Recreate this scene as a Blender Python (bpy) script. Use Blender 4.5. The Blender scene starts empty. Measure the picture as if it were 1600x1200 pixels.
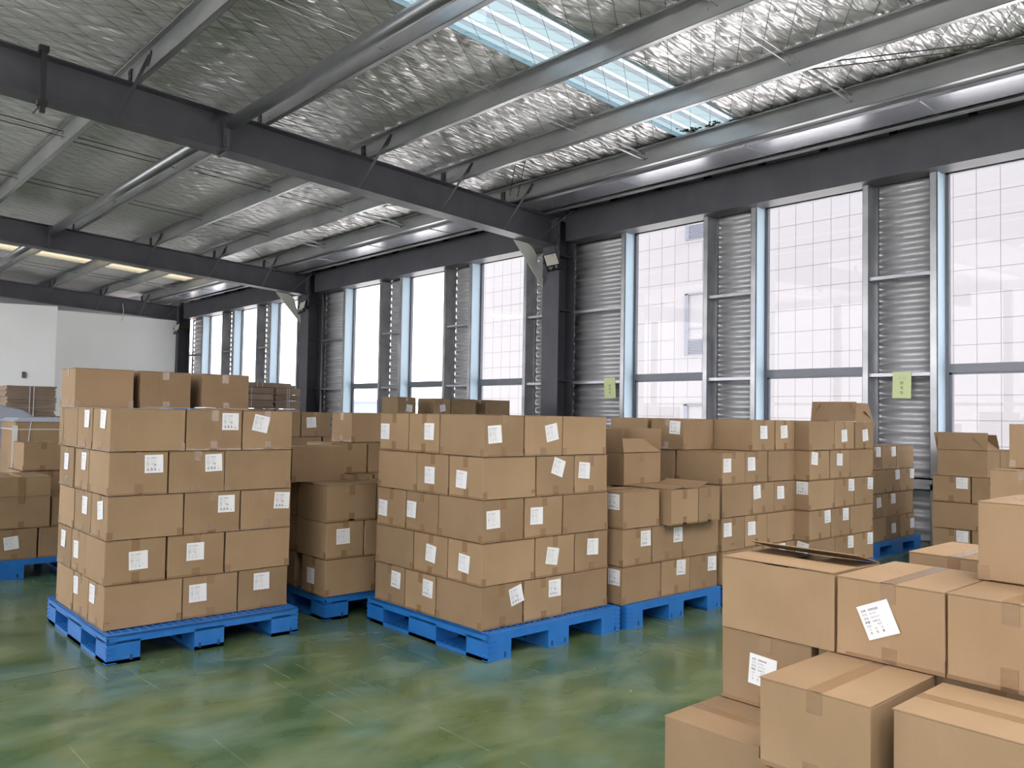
import bpy, bmesh, math, random
from mathutils import Vector, Matrix
random.seed(7)
SC = bpy.context.scene
COL = SC.collection
PI = math.pi

# ------------------------------------------------------------------ camera
def make_camera():
    cd = bpy.data.cameras.new('camera')
    cd.sensor_width = 36.0
    cd.lens = 1293.0 / 1600.0 * 36.0
    cd.clip_end = 500
    cam = bpy.data.objects.new('camera', cd)
    COL.objects.link(cam)
    yaw, pitch, roll = math.radians(41.98), math.radians(2.236), math.radians(1.0126)
    fwd = Vector((math.sin(yaw) * math.cos(pitch), math.cos(yaw) * math.cos(pitch), math.sin(pitch)))
    right = Vector((math.cos(yaw), -math.sin(yaw), 0))
    up = right.cross(fwd)
    r = right * math.cos(roll) + up * math.sin(roll)
    u = -right * math.sin(roll) + up * math.cos(roll)
    m = Matrix((r, u, -fwd)).transposed().to_4x4()
    m.translation = Vector((0, 0, 1.5))
    cam.matrix_world = m
    SC.camera = cam
make_camera()

# ------------------------------------------------------------------ sky, sun, exposure
SKY_STRENGTH = 4.4
SUN_STRENGTH = 12.0
world = bpy.data.worlds.new('overcast_sky')
SC.world = world
world.use_nodes = True
wn = world.node_tree
wn.nodes.clear()
w_out = wn.nodes.new('ShaderNodeOutputWorld')
w_bg = wn.nodes.new('ShaderNodeBackground')
w_bg.inputs['Color'].default_value = (1.0, 0.965, 1.0, 1)
w_bg.inputs['Strength'].default_value = SKY_STRENGTH
wn.links.new(w_bg.outputs[0], w_out.inputs[0])
sd = bpy.data.lights.new('sun', 'SUN')
sd.energy = SUN_STRENGTH
sd.angle = math.radians(3)
sd.color = (1.0, 0.93, 0.84)
sun = bpy.data.objects.new('sun', sd)
COL.objects.link(sun)
sun.rotation_euler = Vector((0.10, 1.0, -1.05)).to_track_quat('-Z', 'Y').to_euler()
SC.view_settings.view_transform = 'Standard'
SC.view_settings.look = 'None'
SC.view_settings.exposure = 0.32
SC.view_settings.gamma = 1.0
SC.view_settings.use_curve_mapping = False
SC.cycles.use_denoising = True
SC.cycles.max_bounces = 10
SC.cycles.diffuse_bounces = 6
SC.cycles.glossy_bounces = 4
SC.cycles.transparent_max_bounces = 12
SC.cycles.sample_clamp_indirect = 6.0
SC.cycles.caustics_reflective = False
SC.cycles.caustics_refractive = False

# ------------------------------------------------------------------ materials
def nodes_of(m):
    return m.node_tree.nodes, m.node_tree.links

def mat(name, color, rough=0.6, metal=0.0, spec=0.5):
    m = bpy.data.materials.new(name)
    m.use_nodes = True
    b = m.node_tree.nodes['Principled BSDF']
    b.inputs['Base Color'].default_value = (*color, 1)
    b.inputs['Roughness'].default_value = rough
    b.inputs['Metallic'].default_value = metal
    b.inputs['Specular IOR Level'].default_value = spec
    return m

def noise_color(m, c1, c2, scale=5.0, detail=4.0, lo=0.35, hi=0.65, stretch=(1, 1, 1), coord='Object'):
    n, l = nodes_of(m)
    tc = n.new('ShaderNodeTexCoord'); mp = n.new('ShaderNodeMapping')
    mp.inputs['Scale'].default_value = stretch
    ns = n.new('ShaderNodeTexNoise'); ns.inputs['Scale'].default_value = scale; ns.inputs['Detail'].default_value = detail
    rp = n.new('ShaderNodeValToRGB')
    rp.color_ramp.elements[0].position = lo; rp.color_ramp.elements[0].color = (*c1, 1)
    rp.color_ramp.elements[1].position = hi; rp.color_ramp.elements[1].color = (*c2, 1)
    l.new(tc.outputs[coord], mp.inputs[0]); l.new(mp.outputs[0], ns.inputs['Vector'])
    l.new(ns.outputs['Fac'], rp.inputs[0]); l.new(rp.outputs[0], n['Principled BSDF'].inputs['Base Color'])
    return rp, mp

def noise_bump(m, scale=40.0, strength=0.1, dist=0.002, stretch=(1, 1, 1), detail=3.0):
    n, l = nodes_of(m)
    tc = n.new('ShaderNodeTexCoord'); mp = n.new('ShaderNodeMapping')
    mp.inputs['Scale'].default_value = stretch
    ns = n.new('ShaderNodeTexNoise'); ns.inputs['Scale'].default_value = scale; ns.inputs['Detail'].default_value = detail
    bp = n.new('ShaderNodeBump'); bp.inputs['Strength'].default_value = strength; bp.inputs['Distance'].default_value = dist
    l.new(tc.outputs['Object'], mp.inputs[0]); l.new(mp.outputs[0], ns.inputs['Vector'])
    l.new(ns.outputs['Fac'], bp.inputs['Height']); l.new(bp.outputs[0], n['Principled BSDF'].inputs['Normal'])

def cardboard(name, c1, c2):
    m = mat(name, c1, 0.72, 0.0, 0.25)
    rp, mp = noise_color(m, c1, c2, 3.0, 6.0, 0.3, 0.7)
    n, l = nodes_of(m)
    oi = n.new('ShaderNodeObjectInfo')
    mr = n.new('ShaderNodeMapRange')
    mr.inputs['To Min'].default_value = 0.84; mr.inputs['To Max'].default_value = 1.12
    hs = n.new('ShaderNodeHueSaturation')
    l.new(oi.outputs['Random'], mr.inputs['Value']); l.new(mr.outputs[0], hs.inputs['Value'])
    l.new(rp.outputs[0], hs.inputs['Color']); l.new(hs.outputs[0], n['Principled BSDF'].inputs['Base Color'])
    noise_bump(m, 6.0, 0.25, 0.004, (30, 30, 0.6), 2.0)
    return m

M = {}
M['card'] = cardboard('kraft_cardboard', (0.240, 0.158, 0.088), (0.292, 0.196, 0.113))
M['card_dark'] = cardboard('aged_cardboard', (0.25, 0.185, 0.135), (0.33, 0.245, 0.18))
M['card_inner'] = cardboard('cardboard_inner_face', (0.30, 0.205, 0.12), (0.34, 0.235, 0.14))
M['tape'] = mat('clear_brown_tape', (0.225, 0.138, 0.073), 0.22, 0, 0.6)
noise_bump(M['tape'], 30, 0.5, 0.003, (1, 1, 1), 3)
M['sticker'] = mat('white_paper_sticker', (0.66, 0.66, 0.67), 0.45)
M['ink'] = mat('printing_ink', (0.06, 0.06, 0.07), 0.6)
M['ink_soft'] = mat('faint_printing_ink', (0.30, 0.31, 0.33), 0.6)
M['pallet'] = mat('blue_plastic', (0.015, 0.13, 0.48), 0.38, 0, 0.5)
noise_color(M['pallet'], (0.010, 0.115, 0.37), (0.020, 0.145, 0.44), 9, 4, 0.35, 0.75)
M['steel'] = mat('dark_painted_steel', (0.085, 0.088, 0.10), 0.48, 0, 0.45)
noise_color(M['steel'], (0.066, 0.065, 0.080), (0.086, 0.084, 0.100), 2.5, 5, 0.35, 0.7)
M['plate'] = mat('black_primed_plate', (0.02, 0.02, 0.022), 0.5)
M['galv'] = mat('galvanised_steel', (0.42, 0.44, 0.44), 0.32, 0.6)
noise_color(M['galv'], (0.30, 0.305, 0.32), (0.46, 0.465, 0.48), 3, 6, 0.3, 0.7, (1, 0.35, 1))
M['tube'] = mat('dull_galvanised_tube', (0.25, 0.255, 0.27), 0.34, 0.7)
M['galv_bolt'] = mat('zinc_bolt', (0.6, 0.6, 0.6), 0.3, 0.9)
M['gutter'] = mat('stainless_gutter', (0.48, 0.48, 0.53), 0.27, 0.8)
noise_bump(M['gutter'], 3, 0.3, 0.01, (1, 0.4, 1))
M['corr'] = mat('corrugated_wall_sheet', (0.40, 0.42, 0.43), 0.4, 0.3)
noise_color(M['corr'], (0.52, 0.52, 0.535), (0.58, 0.58, 0.595), 1.5, 4)
M['frame'] = mat('grey_aluminium_frame', (0.15, 0.155, 0.175), 0.4, 0.4)
M['film'] = mat('pale_blue_protective_film', (0.42, 0.54, 0.64), 0.3, 0.1)
M['white_wall'] = mat('white_plaster', (0.72, 0.73, 0.74), 0.8)
noise_color(M['white_wall'], (0.83, 0.84, 0.85), (0.88, 0.89, 0.90), 0.8, 6, 0.3, 0.7)
M['sign'] = mat('yellow_green_paper', (0.62, 0.70, 0.36), 0.5)
M['sign_ink'] = mat('sign_ink', (0.10, 0.13, 0.05), 0.6)
M['sign_faint'] = mat('faded_sign_ink', (0.50, 0.58, 0.33), 0.6)
M['lamp_body'] = mat('black_cast_lamp_body', (0.015, 0.015, 0.018), 0.4)
M['lamp_glass'] = mat('cream_lamp_lens', (0.62, 0.60, 0.50), 0.25)
M['cable'] = mat('dark_cable', (0.02, 0.02, 0.02), 0.5)
M['rod'] = mat('dark_steel_rod', (0.06, 0.055, 0.05), 0.4, 0.5)
M['gusset'] = mat('cream_painted_gusset', (0.62, 0.60, 0.56), 0.5)
M['tile'] = mat('white_facade_tile', (0.170, 0.161, 0.167), 0.5)
M['grout'] = mat('facade_grout', (0.122, 0.115, 0.122), 0.8)
M['shade_pane'] = mat('facade_window_pane', (0.12, 0.125, 0.155), 0.3)
M['concrete'] = mat('outdoor_concrete', (0.78, 0.77, 0.76), 0.9)
M['yard'] = mat('sunlit_yard_slab', (0.80, 0.78, 0.75), 0.9)
M['pale_blue'] = mat('pale_blue_render', (0.17, 0.20, 0.245), 0.8)
M['reveal'] = mat('grey_window_reveal', (0.095, 0.10, 0.125), 0.6)
M['wrap'] = mat('grey_plastic_sheet', (0.32, 0.35, 0.42), 0.35)
M['strap'] = mat('pale_strapping_band', (0.60, 0.58, 0.66), 0.4)
M['booklet'] = mat('blue_printed_paper', (0.05, 0.20, 0.36), 0.4)
M['leaf'] = mat('dry_leaf_litter', (0.05, 0.06, 0.035), 0.9)
M['slot_shade'] = mat('painted_slot_shade', (0.008, 0.03, 0.09), 0.7)  # shade inside holes and slots, painted on as flush dark boxes

def make_glass(name, tint, rough=0.0):
    m = bpy.data.materials.new(name); m.use_nodes = True
    n, l = nodes_of(m); n.clear()
    o = n.new('ShaderNodeOutputMaterial'); mx = n.new('ShaderNodeMixShader')
    t = n.new('ShaderNodeBsdfTransparent'); t.inputs[0].default_value = (*tint, 1)
    g = n.new('ShaderNodeBsdfGlossy'); g.inputs['Roughness'].default_value = 0.02
    f = n.new('ShaderNodeFresnel'); f.inputs[0].default_value = 1.45
    ge = n.new('ShaderNodeNewGeometry'); inv = n.new('ShaderNodeMath'); inv.operation = 'SUBTRACT'; inv.inputs[0].default_value = 1.0
    mu = n.new('ShaderNodeMath'); mu.operation = 'MULTIPLY'
    l.new(ge.outputs['Backfacing'], inv.inputs[1]); l.new(inv.outputs[0], mu.inputs[0]); l.new(f.outputs[0], mu.inputs[1])
    l.new(mu.outputs[0], mx.inputs[0]); l.new(t.outputs[0], mx.inputs[1]); l.new(g.outputs[0], mx.inputs[2])
    l.new(mx.outputs[0], o.inputs[0])
    return m
M['glass'] = make_glass('window_glass', (0.93, 0.95, 0.96))

def make_skylight(name, col, clear=0.25):
    m = bpy.data.materials.new(name); m.use_nodes = True
    n, l = nodes_of(m); n.clear()
    o = n.new('ShaderNodeOutputMaterial'); mx = n.new('ShaderNodeMixShader')
    t = n.new('ShaderNodeBsdfTranslucent'); t.inputs[0].default_value = (*col, 1)
    g = n.new('ShaderNodeBsdfTransparent'); g.inputs[0].default_value = (*col, 1)
    mx.inputs[0].default_value = clear
    l.new(t.outputs[0], mx.inputs[1]); l.new(g.outputs[0], mx.inputs[2]); l.new(mx.outputs[0], o.inputs[0])
    return m
M['skylight'] = make_skylight('blue_translucent_rooflight', (0.10, 0.135, 0.148))
M['skylight_rib'] = make_skylight('clear_rooflight_rib', (0.17, 0.20, 0.215))
M['skylight_unseen'] = make_skylight('unseen_opal_rooflight', (0.80, 0.80, 0.80), 0.0)  # bright sheet for the unseen strips that bring extra daylight in
M['skylight_warm'] = make_skylight('yellowed_rooflight', (0.25, 0.225, 0.155))

def make_foil():
    m = mat('silver_insulation_foil', (0.98, 0.945, 0.965), 0.28, 0.6)
    n, l = nodes_of(m)
    b = n['Principled BSDF']
    tc = n.new('ShaderNodeTexCoord')
    def chain(rot, sc, noise_scale, det, dist):
        mp = n.new('ShaderNodeMapping'); mp.inputs['Rotation'].default_value = (0, 0, rot); mp.inputs['Scale'].default_value = sc
        ns = n.new('ShaderNodeTexNoise'); ns.inputs['Scale'].default_value = noise_scale; ns.inputs['Detail'].default_value = det
        ns.inputs['Distortion'].default_value = dist
        l.new(tc.outputs['Object'], mp.inputs[0]); l.new(mp.outputs[0], ns.inputs['Vector'])
        return ns
    a = chain(0.63, (0.8, 5, 1), 2.6, 1.6, 0.5)
    c = chain(-0.5, (1, 3.2, 1), 2.6, 1.5, 0.6)
    add = n.new('ShaderNodeMath'); add.operation = 'MULTIPLY_ADD'; add.inputs[1].default_value = 0.35
    l.new(c.outputs['Fac'], add.inputs[0]); l.new(a.outputs['Fac'], add.inputs[2])
    bp = n.new('ShaderNodeBump'); bp.inputs['Strength'].default_value = 1.0; bp.inputs['Distance'].default_value = 0.13
    l.new(add.outputs[0], bp.inputs['Height']); l.new(bp.outputs[0], b.inputs['Normal'])
    return m
M['foil'] = make_foil()

def make_floor():
    m = mat('green_epoxy_floor', (0.05, 0.09, 0.045), 0.18, 0, 0.5)
    n, l = nodes_of(m); b = n['Principled BSDF']
    tc = n.new('ShaderNodeTexCoord')
    def noise(scale, detail, stretch=(1, 1, 1), rot=0.0, dist=0.0):
        mp = n.new('ShaderNodeMapping'); mp.inputs['Scale'].default_value = stretch; mp.inputs['Rotation'].default_value = (0, 0, rot)
        ns = n.new('ShaderNodeTexNoise'); ns.inputs['Scale'].default_value = scale; ns.inputs['Detail'].default_value = detail
        ns.inputs['Distortion'].default_value = dist
        l.new(tc.outputs['Object'], mp.inputs[0]); l.new(mp.outputs[0], ns.inputs['Vector'])
        return ns
    def ramp(src, stops):
        r = n.new('ShaderNodeValToRGB')
        while len(r.color_ramp.elements) < len(stops): r.color_ramp.elements.new(0.5)
        for e, (p, c) in zip(r.color_ramp.elements, stops): e.position = p; e.color = (*c, 1)
        l.new(src, r.inputs[0]); return r
    big = ramp(noise(1.3, 5, (1, 1.4, 1), 0.5, 0.35).outputs['Fac'],
               [(0.28, (0.046, 0.108, 0.086)), (0.42, (0.030, 0.078, 0.032)), (0.55, (0.068, 0.104, 0.036)), (0.72, (0.064, 0.132, 0.095))])
    haze = ramp(noise(2.0, 5, (1, 1.6, 1), 0.9, 0.4).outputs['Fac'], [(0.36, (0, 0, 0)), (0.82, (1, 1, 1))])
    mx = n.new('ShaderNodeMix'); mx.data_type = 'RGBA'; mx.inputs['B'].default_value = (0.25, 0.31, 0.22, 1)
    sc = n.new('ShaderNodeMath'); sc.operation = 'MULTIPLY'; sc.inputs[1].default_value = 0.42
    l.new(haze.outputs[0], sc.inputs[0]); l.new(sc.outputs[0], mx.inputs['Factor']); l.new(big.outputs[0], mx.inputs['A'])
    # long thin scratches
    prev = mx.outputs['Result']
    for rot, off in ((0.35, 0), (1.35, 3), (2.2, 7)):
        s = noise(1.1, 1, (34, 0.55, 1), rot + 0.05, 0.15)
        r = ramp(s.outputs['Fac'], [(0.742, (0, 0, 0)), (0.752, (1, 1, 1)), (0.765, (0, 0, 0))])
        m2 = n.new('ShaderNodeMix'); m2.data_type = 'RGBA'; m2.inputs['B'].default_value = (0.30, 0.36, 0.28, 1)
        k = n.new('ShaderNodeMath'); k.operation = 'MULTIPLY'; k.inputs[1].default_value = 0.5
        l.new(r.outputs[0], k.inputs[0]); l.new(k.outputs[0], m2.inputs['Factor']); l.new(prev, m2.inputs['A'])
        prev = m2.outputs['Result']
    l.new(prev, b.inputs['Base Color'])
    mr = n.new('ShaderNodeMapRange'); mr.inputs['To Min'].default_value = 0.10; mr.inputs['To Max'].default_value = 0.34
    l.new(noise(3.0, 6, (1, 1.8, 1), 0.3, 1.0).outputs['Fac'], mr.inputs['Value']); l.new(mr.outputs[0], b.inputs['Roughness'])
    bp = n.new('ShaderNodeBump'); bp.inputs['Strength'].default_value = 0.12; bp.inputs['Distance'].default_value = 0.01
    l.new(noise(4.0, 3).outputs['Fac'], bp.inputs['Height']); l.new(bp.outputs[0], b.inputs['Normal'])
    return m
M['floor'] = make_floor()
M['joint'] = mat('floor_saw_joint', (0.02, 0.025, 0.018), 0.8)

# ------------------------------------------------------------------ mesh helpers
class MB:
    def __init__(s): s.v = []; s.f = []; s.m = []
    def box(s, x0, x1, y0, y1, z0, z1, mi=0):
        b = len(s.v)
        s.v += [(x0,y0,z0),(x1,y0,z0),(x1,y1,z0),(x0,y1,z0),(x0,y0,z1),(x1,y0,z1),(x1,y1,z1),(x0,y1,z1)]
        s.f += [(b,b+3,b+2,b+1),(b+4,b+5,b+6,b+7),(b,b+1,b+5,b+4),(b+1,b+2,b+6,b+5),(b+2,b+3,b+7,b+6),(b+3,b,b+4,b+7)]
        s.m += [mi]*6
        return s
    def prism(s, pts, axis, a0, a1, mi=0):
        # polygon pts (2D) extruded along axis ('x','y','z') from a0 to a1
        n = len(pts); b = len(s.v)
        def P(p, a):
            return {'x': (a, p[0], p[1]), 'y': (p[0], a, p[1]), 'z': (p[0], p[1], a)}[axis]
        s.v += [P(p, a0) for p in pts] + [P(p, a1) for p in pts]
        s.f.append(tuple(b + i for i in range(n))); s.m.append(mi)
        s.f.append(tuple(b + n + i for i in reversed(range(n)))); s.m.append(mi)
        for i in range(n):
            j = (i + 1) % n
            s.f.append((b+i, b+n+i, b+n+j, b+j)); s.m.append(mi)
        return s
    def tube(s, p, q, r, n=6, mi=0):
        p, q = Vector(p), Vector(q); d = (q - p).normalized()
        a = d.orthogonal().normalized(); c = d.cross(a); b = len(s.v)
        for e in (p, q):
            for i in range(n):
                t = 2*PI*i/n
                s.v.append(tuple(e + a*math.cos(t)*r + c*math.sin(t)*r))
        for i in range(n):
            j = (i+1) % n
            s.f.append((b+i, b+j, b+n+j, b+n+i)); s.m.append(mi)
        s.f.append(tuple(b+i for i in reversed(range(n)))); s.m.append(mi)
        s.f.append(tuple(b+n+i for i in range(n))); s.m.append(mi)
        return s
    def path(s, pts, r, n=6, mi=0):
        for a, b in zip(pts, pts[1:]): s.tube(a, b, r, n, mi)
        return s
    def bar(s, p, q, w, t, mi=0, ref=(0, 0, 1)):
        # flat bar between two points; w across, t thick
        p, q = Vector(p), Vector(q); d = (q - p).normalized()
        a = d.cross(Vector(ref)).normalized() if abs(d.dot(Vector(ref))) < 0.99 else Vector((1, 0, 0))
        c = d.cross(a); b = len(s.v)
        for e in (p, q):
            for sa, sc in ((-1,-1),(1,-1),(1,1),(-1,1)):
                s.v.append(tuple(e + a*(w/2*sa) + c*(t/2*sc)))
        s.f += [(b,b+1,b+2,b+3),(b+7,b+6,b+5,b+4)] + [(b+i, b+4+i, b+4+(i+1)%4, b+(i+1)%4) for i in range(4)]
        s.m += [mi]*6
        return s
    def mesh(s, name, mats, smooth=False):
        me = bpy.data.meshes.new(name)
        me.from_pydata(s.v, [], s.f)
        for mt in (mats if isinstance(mats, (list, tuple)) else [mats]): me.materials.append(mt)
        me.polygons.foreach_set('material_index', s.m)
        if smooth: me.polygons.foreach_set('use_smooth', [True]*len(s.f))
        bm = bmesh.new(); bm.from_mesh(me); bmesh.ops.recalc_face_normals(bm, faces=bm.faces); bm.to_mesh(me); bm.free()
        me.update()
        return me
    def build(s, name, mats, parent=None, smooth=False, bevel=0):
        return obj(name, s.mesh(name, mats, smooth), parent, bevel)

def obj(name, me, parent=None, bevel=0):
    o = bpy.data.objects.new(name, me); COL.objects.link(o)
    if parent is not None: o.parent = parent
    if bevel:
        md = o.modifiers.new('bevel', 'BEVEL'); md.width = bevel; md.segments = 2; md.limit_method = 'ANGLE'
    return o

def empty(name, loc=(0, 0, 0), rz=0.0):
    o = bpy.data.objects.new(name, None); COL.objects.link(o)
    o.location = loc; o.rotation_euler = (0, 0, rz); o.empty_display_size = 0.1
    return o

def tag(o, label=None, cat=None, group=None, kind=None):
    if label: o['label'] = label
    if cat: o['category'] = cat
    if group: o['group'] = group
    if kind: o['kind'] = kind
    return o

def structure(o, label=None):
    o['kind'] = 'structure'
    if label: o['label'] = label; 
    return o

def text_mesh(lines, mats, res=1):
    """lines: list of (text, x, y, size, material_index); joined flat mesh in the local XY plane."""
    bm = bmesh.new()
    dg = bpy.context.evaluated_depsgraph_get()
    for txt, x, y, size, mi in lines:
        c = bpy.data.curves.new('print_text', 'FONT'); c.body = txt; c.size = size; c.resolution_u = res
        c.fill_mode = 'FRONT'
        t = bpy.data.objects.new('print_text', c); COL.objects.link(t)
        bpy.context.view_layer.update()
        dg = bpy.context.evaluated_depsgraph_get()
        me = bpy.data.meshes.new_from_object(t.evaluated_get(dg))
        me.transform(Matrix.Translation((x, y, 0)))
        n0 = len(bm.faces)
        bm.from_mesh(me)
        bm.faces.ensure_lookup_table()
        for i in range(n0, len(bm.faces)): bm.faces[i].material_index = mi
        bpy.data.objects.remove(t); bpy.data.curves.remove(c); bpy.data.meshes.remove(me)
    out = bpy.data.meshes.new('print'); bm.to_mesh(out); bm.free()
    for mt in mats: out.materials.append(mt)
    return out
# ------------------------------------------------------------------ the shell of the hall
BAY = 9.215                      # frame spacing along the window wall
RY = [10.62 + BAY * k for k in (-2, -1, 0, 1, 2)]          # rafter lines
XL, XR = -9.0, 11.1              # left wall, window wall
Y0, Y1 = -8.5, 30.6
def zr(x): return 5.89 - 0.0525 * x        # underside of the roof lining
def zpb(x): return 5.64 - 0.0525 * x       # underside of the purlins

fl = MB().box(XL, XR, Y0, Y1, -0.2, 0.0).build('floor', M['floor']); structure(fl, 'glossy green epoxy floor with cloudy patches and scratches')
jb = MB()
jb.bar((0.0, 5.235, 0.0004), (1.5, 5.274, 0.0004), 0.006, 0.001)
jb.bar((-6, 5.06, 0.0004), (0.0, 5.235, 0.0004), 0.006, 0.001)
j = jb.build('saw_joint', M['joint'], fl)

# --- roof lining: foil, in strips around the rooflights
SKYM = [(-5.2, -4.2), (-3.4, -1.9), (-1.5, 1.0), (5.98, 6.90), (24.25, 25.05)]                          # main aisle rooflights; those overhead and behind are unseen, added for daylight
SKYL = [(-5.2, -4.2), (-2.4, -1.3), (-0.6, 0.5), (2.6, 3.6), (5.98, 6.90), (8.8, 9.8), (12.2, 13.2), (15.6, 16.6), (21.0, 22.0), (24.25, 25.05), (27.2, 28.8)]  # unseen left aisle rooflights, most added to brighten the hall
XM = -1.0
XE = 9.30
def foil_patch(mbv, mbf, x0, x1, y0, y1, step):
    nx = max(1, int(round((x1-x0)/step))); ny = max(1, int(round((y1-y0)/step)))
    b = len(mbv)
    for jy in range(ny+1):
        y = y0 + (y1-y0)*jy/ny
        for ix in range(nx+1):
            x = x0 + (x1-x0)*ix/nx
            a = (y - 0.727*x) / 0.31; c = (y + 0.727*x) / 0.31
            pil = abs(math.sin(PI*a)) * abs(math.sin(PI*c))
            wr = 0.5*math.sin(5.1*x+2.0*y+1.3*math.sin(1.7*y)) + 0.5*math.sin(3.3*y-2.7*x+1.1*math.sin(2.3*x))
            cr = math.sin(23*x + 11*y + 3*math.sin(4*y + x)) * math.sin(9*y - 14*x + 2*math.sin(5*x))
            h = (0.017 + 0.006*wr)*pil + 0.004*cr*pil
            mbv.append((x, y, zr(x) + .026 - h))
    for jy in range(ny):
        for ix in range(nx):
            q = b + jy*(nx+1) + ix
            mbf.append((q, q+nx+1, q+nx+2, q+1))
fv, ff = [], []
segs = [(Y0, -5.2, .30), (-4.2, -3.4, .3), (-1.9, -1.5, .3), (1.0, 1.4, .1), (1.4, 5.98, .04), (6.90, 10.62, .04), (10.62, 19.83, .07), (19.83, 24.25, .11), (25.05, Y1, .14)]
for a, b_, st in segs:
    foil_patch(fv, ff, XM, 0.2, a, b_, max(st*3, .2)); foil_patch(fv, ff, 0.2, XE, a, b_, st)
def gaps(sk):
    e = [Y0] + [v for s in sk for v in s] + [Y1]
    return [(e[i], e[i+1]) for i in range(0, len(e), 2)]
for a, b_ in gaps(SKYL): foil_patch(fv, ff, XL, XM, a, b_, .25)
me = bpy.data.meshes.new('ceiling'); me.from_pydata(fv, [], ff); me.materials.append(M['foil'])
me.polygons.foreach_set('use_smooth', [True]*len(ff))
ceiling = obj('ceiling', me); structure(ceiling, 'crinkled silver foil insulation held by a diamond wire mesh')
del fv, ff

# wire mesh under the foil, clear of nothing but the purlins
wv, wf = [], []
def ribbon(p, q, w):
    d = Vector((q[0]-p[0], q[1]-p[1], 0)).normalized(); s_ = Vector((-d.y, d.x, 0))*w/2
    b = len(wv)
    for e in (p, q):
        for sg in (-1, 1):
            x, y = e[0]+s_.x*sg, e[1]+s_.y*sg
            wv.append((x, y, zr(x)+0.0205))
    wf.append((b, b+1, b+3, b+2))
def diag(sign, w, ya, yb, xa, xb):
    k0 = int(math.floor(((ya - sign*0.727*(xb if sign > 0 else xa)) )/0.31)) - 1
    k1 = int(math.ceil(((yb - sign*0.727*(xa if sign > 0 else xb)) )/0.31)) + 1
    for k in range(k0, k1+1):
        c = k*0.31
        pts = []
        for x in (xa, xb):
            y = c + sign*0.727*x
            if ya <= y <= yb: pts.append((x, y))
        for y in (ya, yb):
            x = (y - c)/(sign*0.727)
            if xa < x < xb: pts.append((x, y))
        if len(pts) >= 2:
            pts.sort(); ribbon(pts[0], pts[-1], w)
for ya, yb, w in ((0.5, 10.62, .0045), (10.62, 19.83, .0045), (19.83, 29.0, .006)):
    diag(1, w, ya, yb, 0.2, XE); diag(-1, w, ya, yb, 0.2, XE)
me = bpy.data.meshes.new('wire_mesh'); me.from_pydata(wv, [], wf); me.materials.append(M['rod'])
wm = obj('wire_mesh', me, ceiling); wm['kind'] = 'stuff'

# metal deck above the lining so that no sky leaks in, and the rooflights
dk = MB()
for sk, xa, xb in ((SKYL, XL-.2, XM), (SKYM, XM, 9.36)):
    for a, b_ in gaps(sk):
        dk.prism([(xa, zr(xa)+.14), (xb, zr(xb)+.14), (xb, zr(xb)+.18), (xa, zr(xa)+.18)], 'y', a, b_)
dk.prism([(9.34, zr(9.34)+.14), (11.16, zr(11.16)+.14), (11.16, zr(11.16)+.18), (9.34, zr(9.34)+.18)], 'y', Y0, Y1)
o = dk.build('roof_deck', M['corr'], ceiling)
def rooflight(a, b_, xa, xb, mm, nm):
    v = []; f = []; prof = []; w = b_-a
    for rib in range(3):
        y = a + w*rib/3
        prof += [(y, .05), (y+w*.09, .05), (y+w*.12, .085), (y+w*.21, .085), (y+w*.24, .05)]
    prof.append((b_, .05))
    for (y, dz) in prof: v.extend([(xa, y, zr(xa)+dz), (xb, y, zr(xb)+dz)])
    for i in range(len(prof)-1): f.append((2*i, 2*i+1, 2*i+3, 2*i+2))
    me = bpy.data.meshes.new('rooflight_sheet'); me.from_pydata(v, [], f); me.materials.append(M[mm]); me.materials.append(M['skylight_rib' if mm == 'skylight' else mm])
    me.polygons.foreach_set('material_index', [1 if i % 5 in (1, 2, 3) else 0 for i in range(len(f))])
    r = obj('rooflight_sheet', me, ceiling)
    if nm: r['label'] = nm
    for yy in (a, b_):
        q = yy-.012 if yy == a else yy
        MB().prism([(xa, zr(xa)-.008), (XE if xb > 0 else xb, zr(XE if xb > 0 else xb)-.008), (XE if xb > 0 else xb, zr(XE if xb > 0 else xb)+.15), (xa, zr(xa)+.15)], 'y', q, q+.012).build('rooflight_trim', M['film'] if mm == 'skylight' else M['corr'], r)
rooflight(5.98, 6.90, XM, XE+.06, 'skylight', 'pale blue translucent ribbed rooflight strip')
rooflight(24.25, 25.05, XM, XE+.06, 'skylight_warm', 'yellowed translucent rooflight strip far down the hall')
for a, b_ in SKYM[:3]: rooflight(a, b_, XM, XE+.06, 'skylight_unseen', None)  # unseen strips, added to let more daylight in
for a, b_ in SKYL: rooflight(a, b_, XL, XM, 'skylight_unseen', None)  # unseen side, mostly extra strips added for daylight
# dry leaves blown against the eave end of the near rooflight
lv = MB()
rl = random.Random(3)
for k in range(46):
    y = 5.98 + (0.30 + 0.62*rl.random())*0.92
    if 0.52 < (y-5.98)/0.92 < 0.60: continue
    x = 9.27 - abs(rl.gauss(0, .055)); s_ = rl.uniform(.012, .034); an = rl.uniform(0, PI)
    z = zr(x)+.045
    lv.prism([(x+s_*math.cos(an+t)*(1 if i % 2 else .6), y+s_*math.sin(an+t)*(1 if i % 2 else .6)) for i, t in enumerate([0, 1.1, 2.1, 3.2, 4.2, 5.3])], 'z', z-.004-rl.random()*.01, z)
o = lv.build('leaf_litter', M['leaf'], ceiling); o['kind'] = 'stuff'

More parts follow.
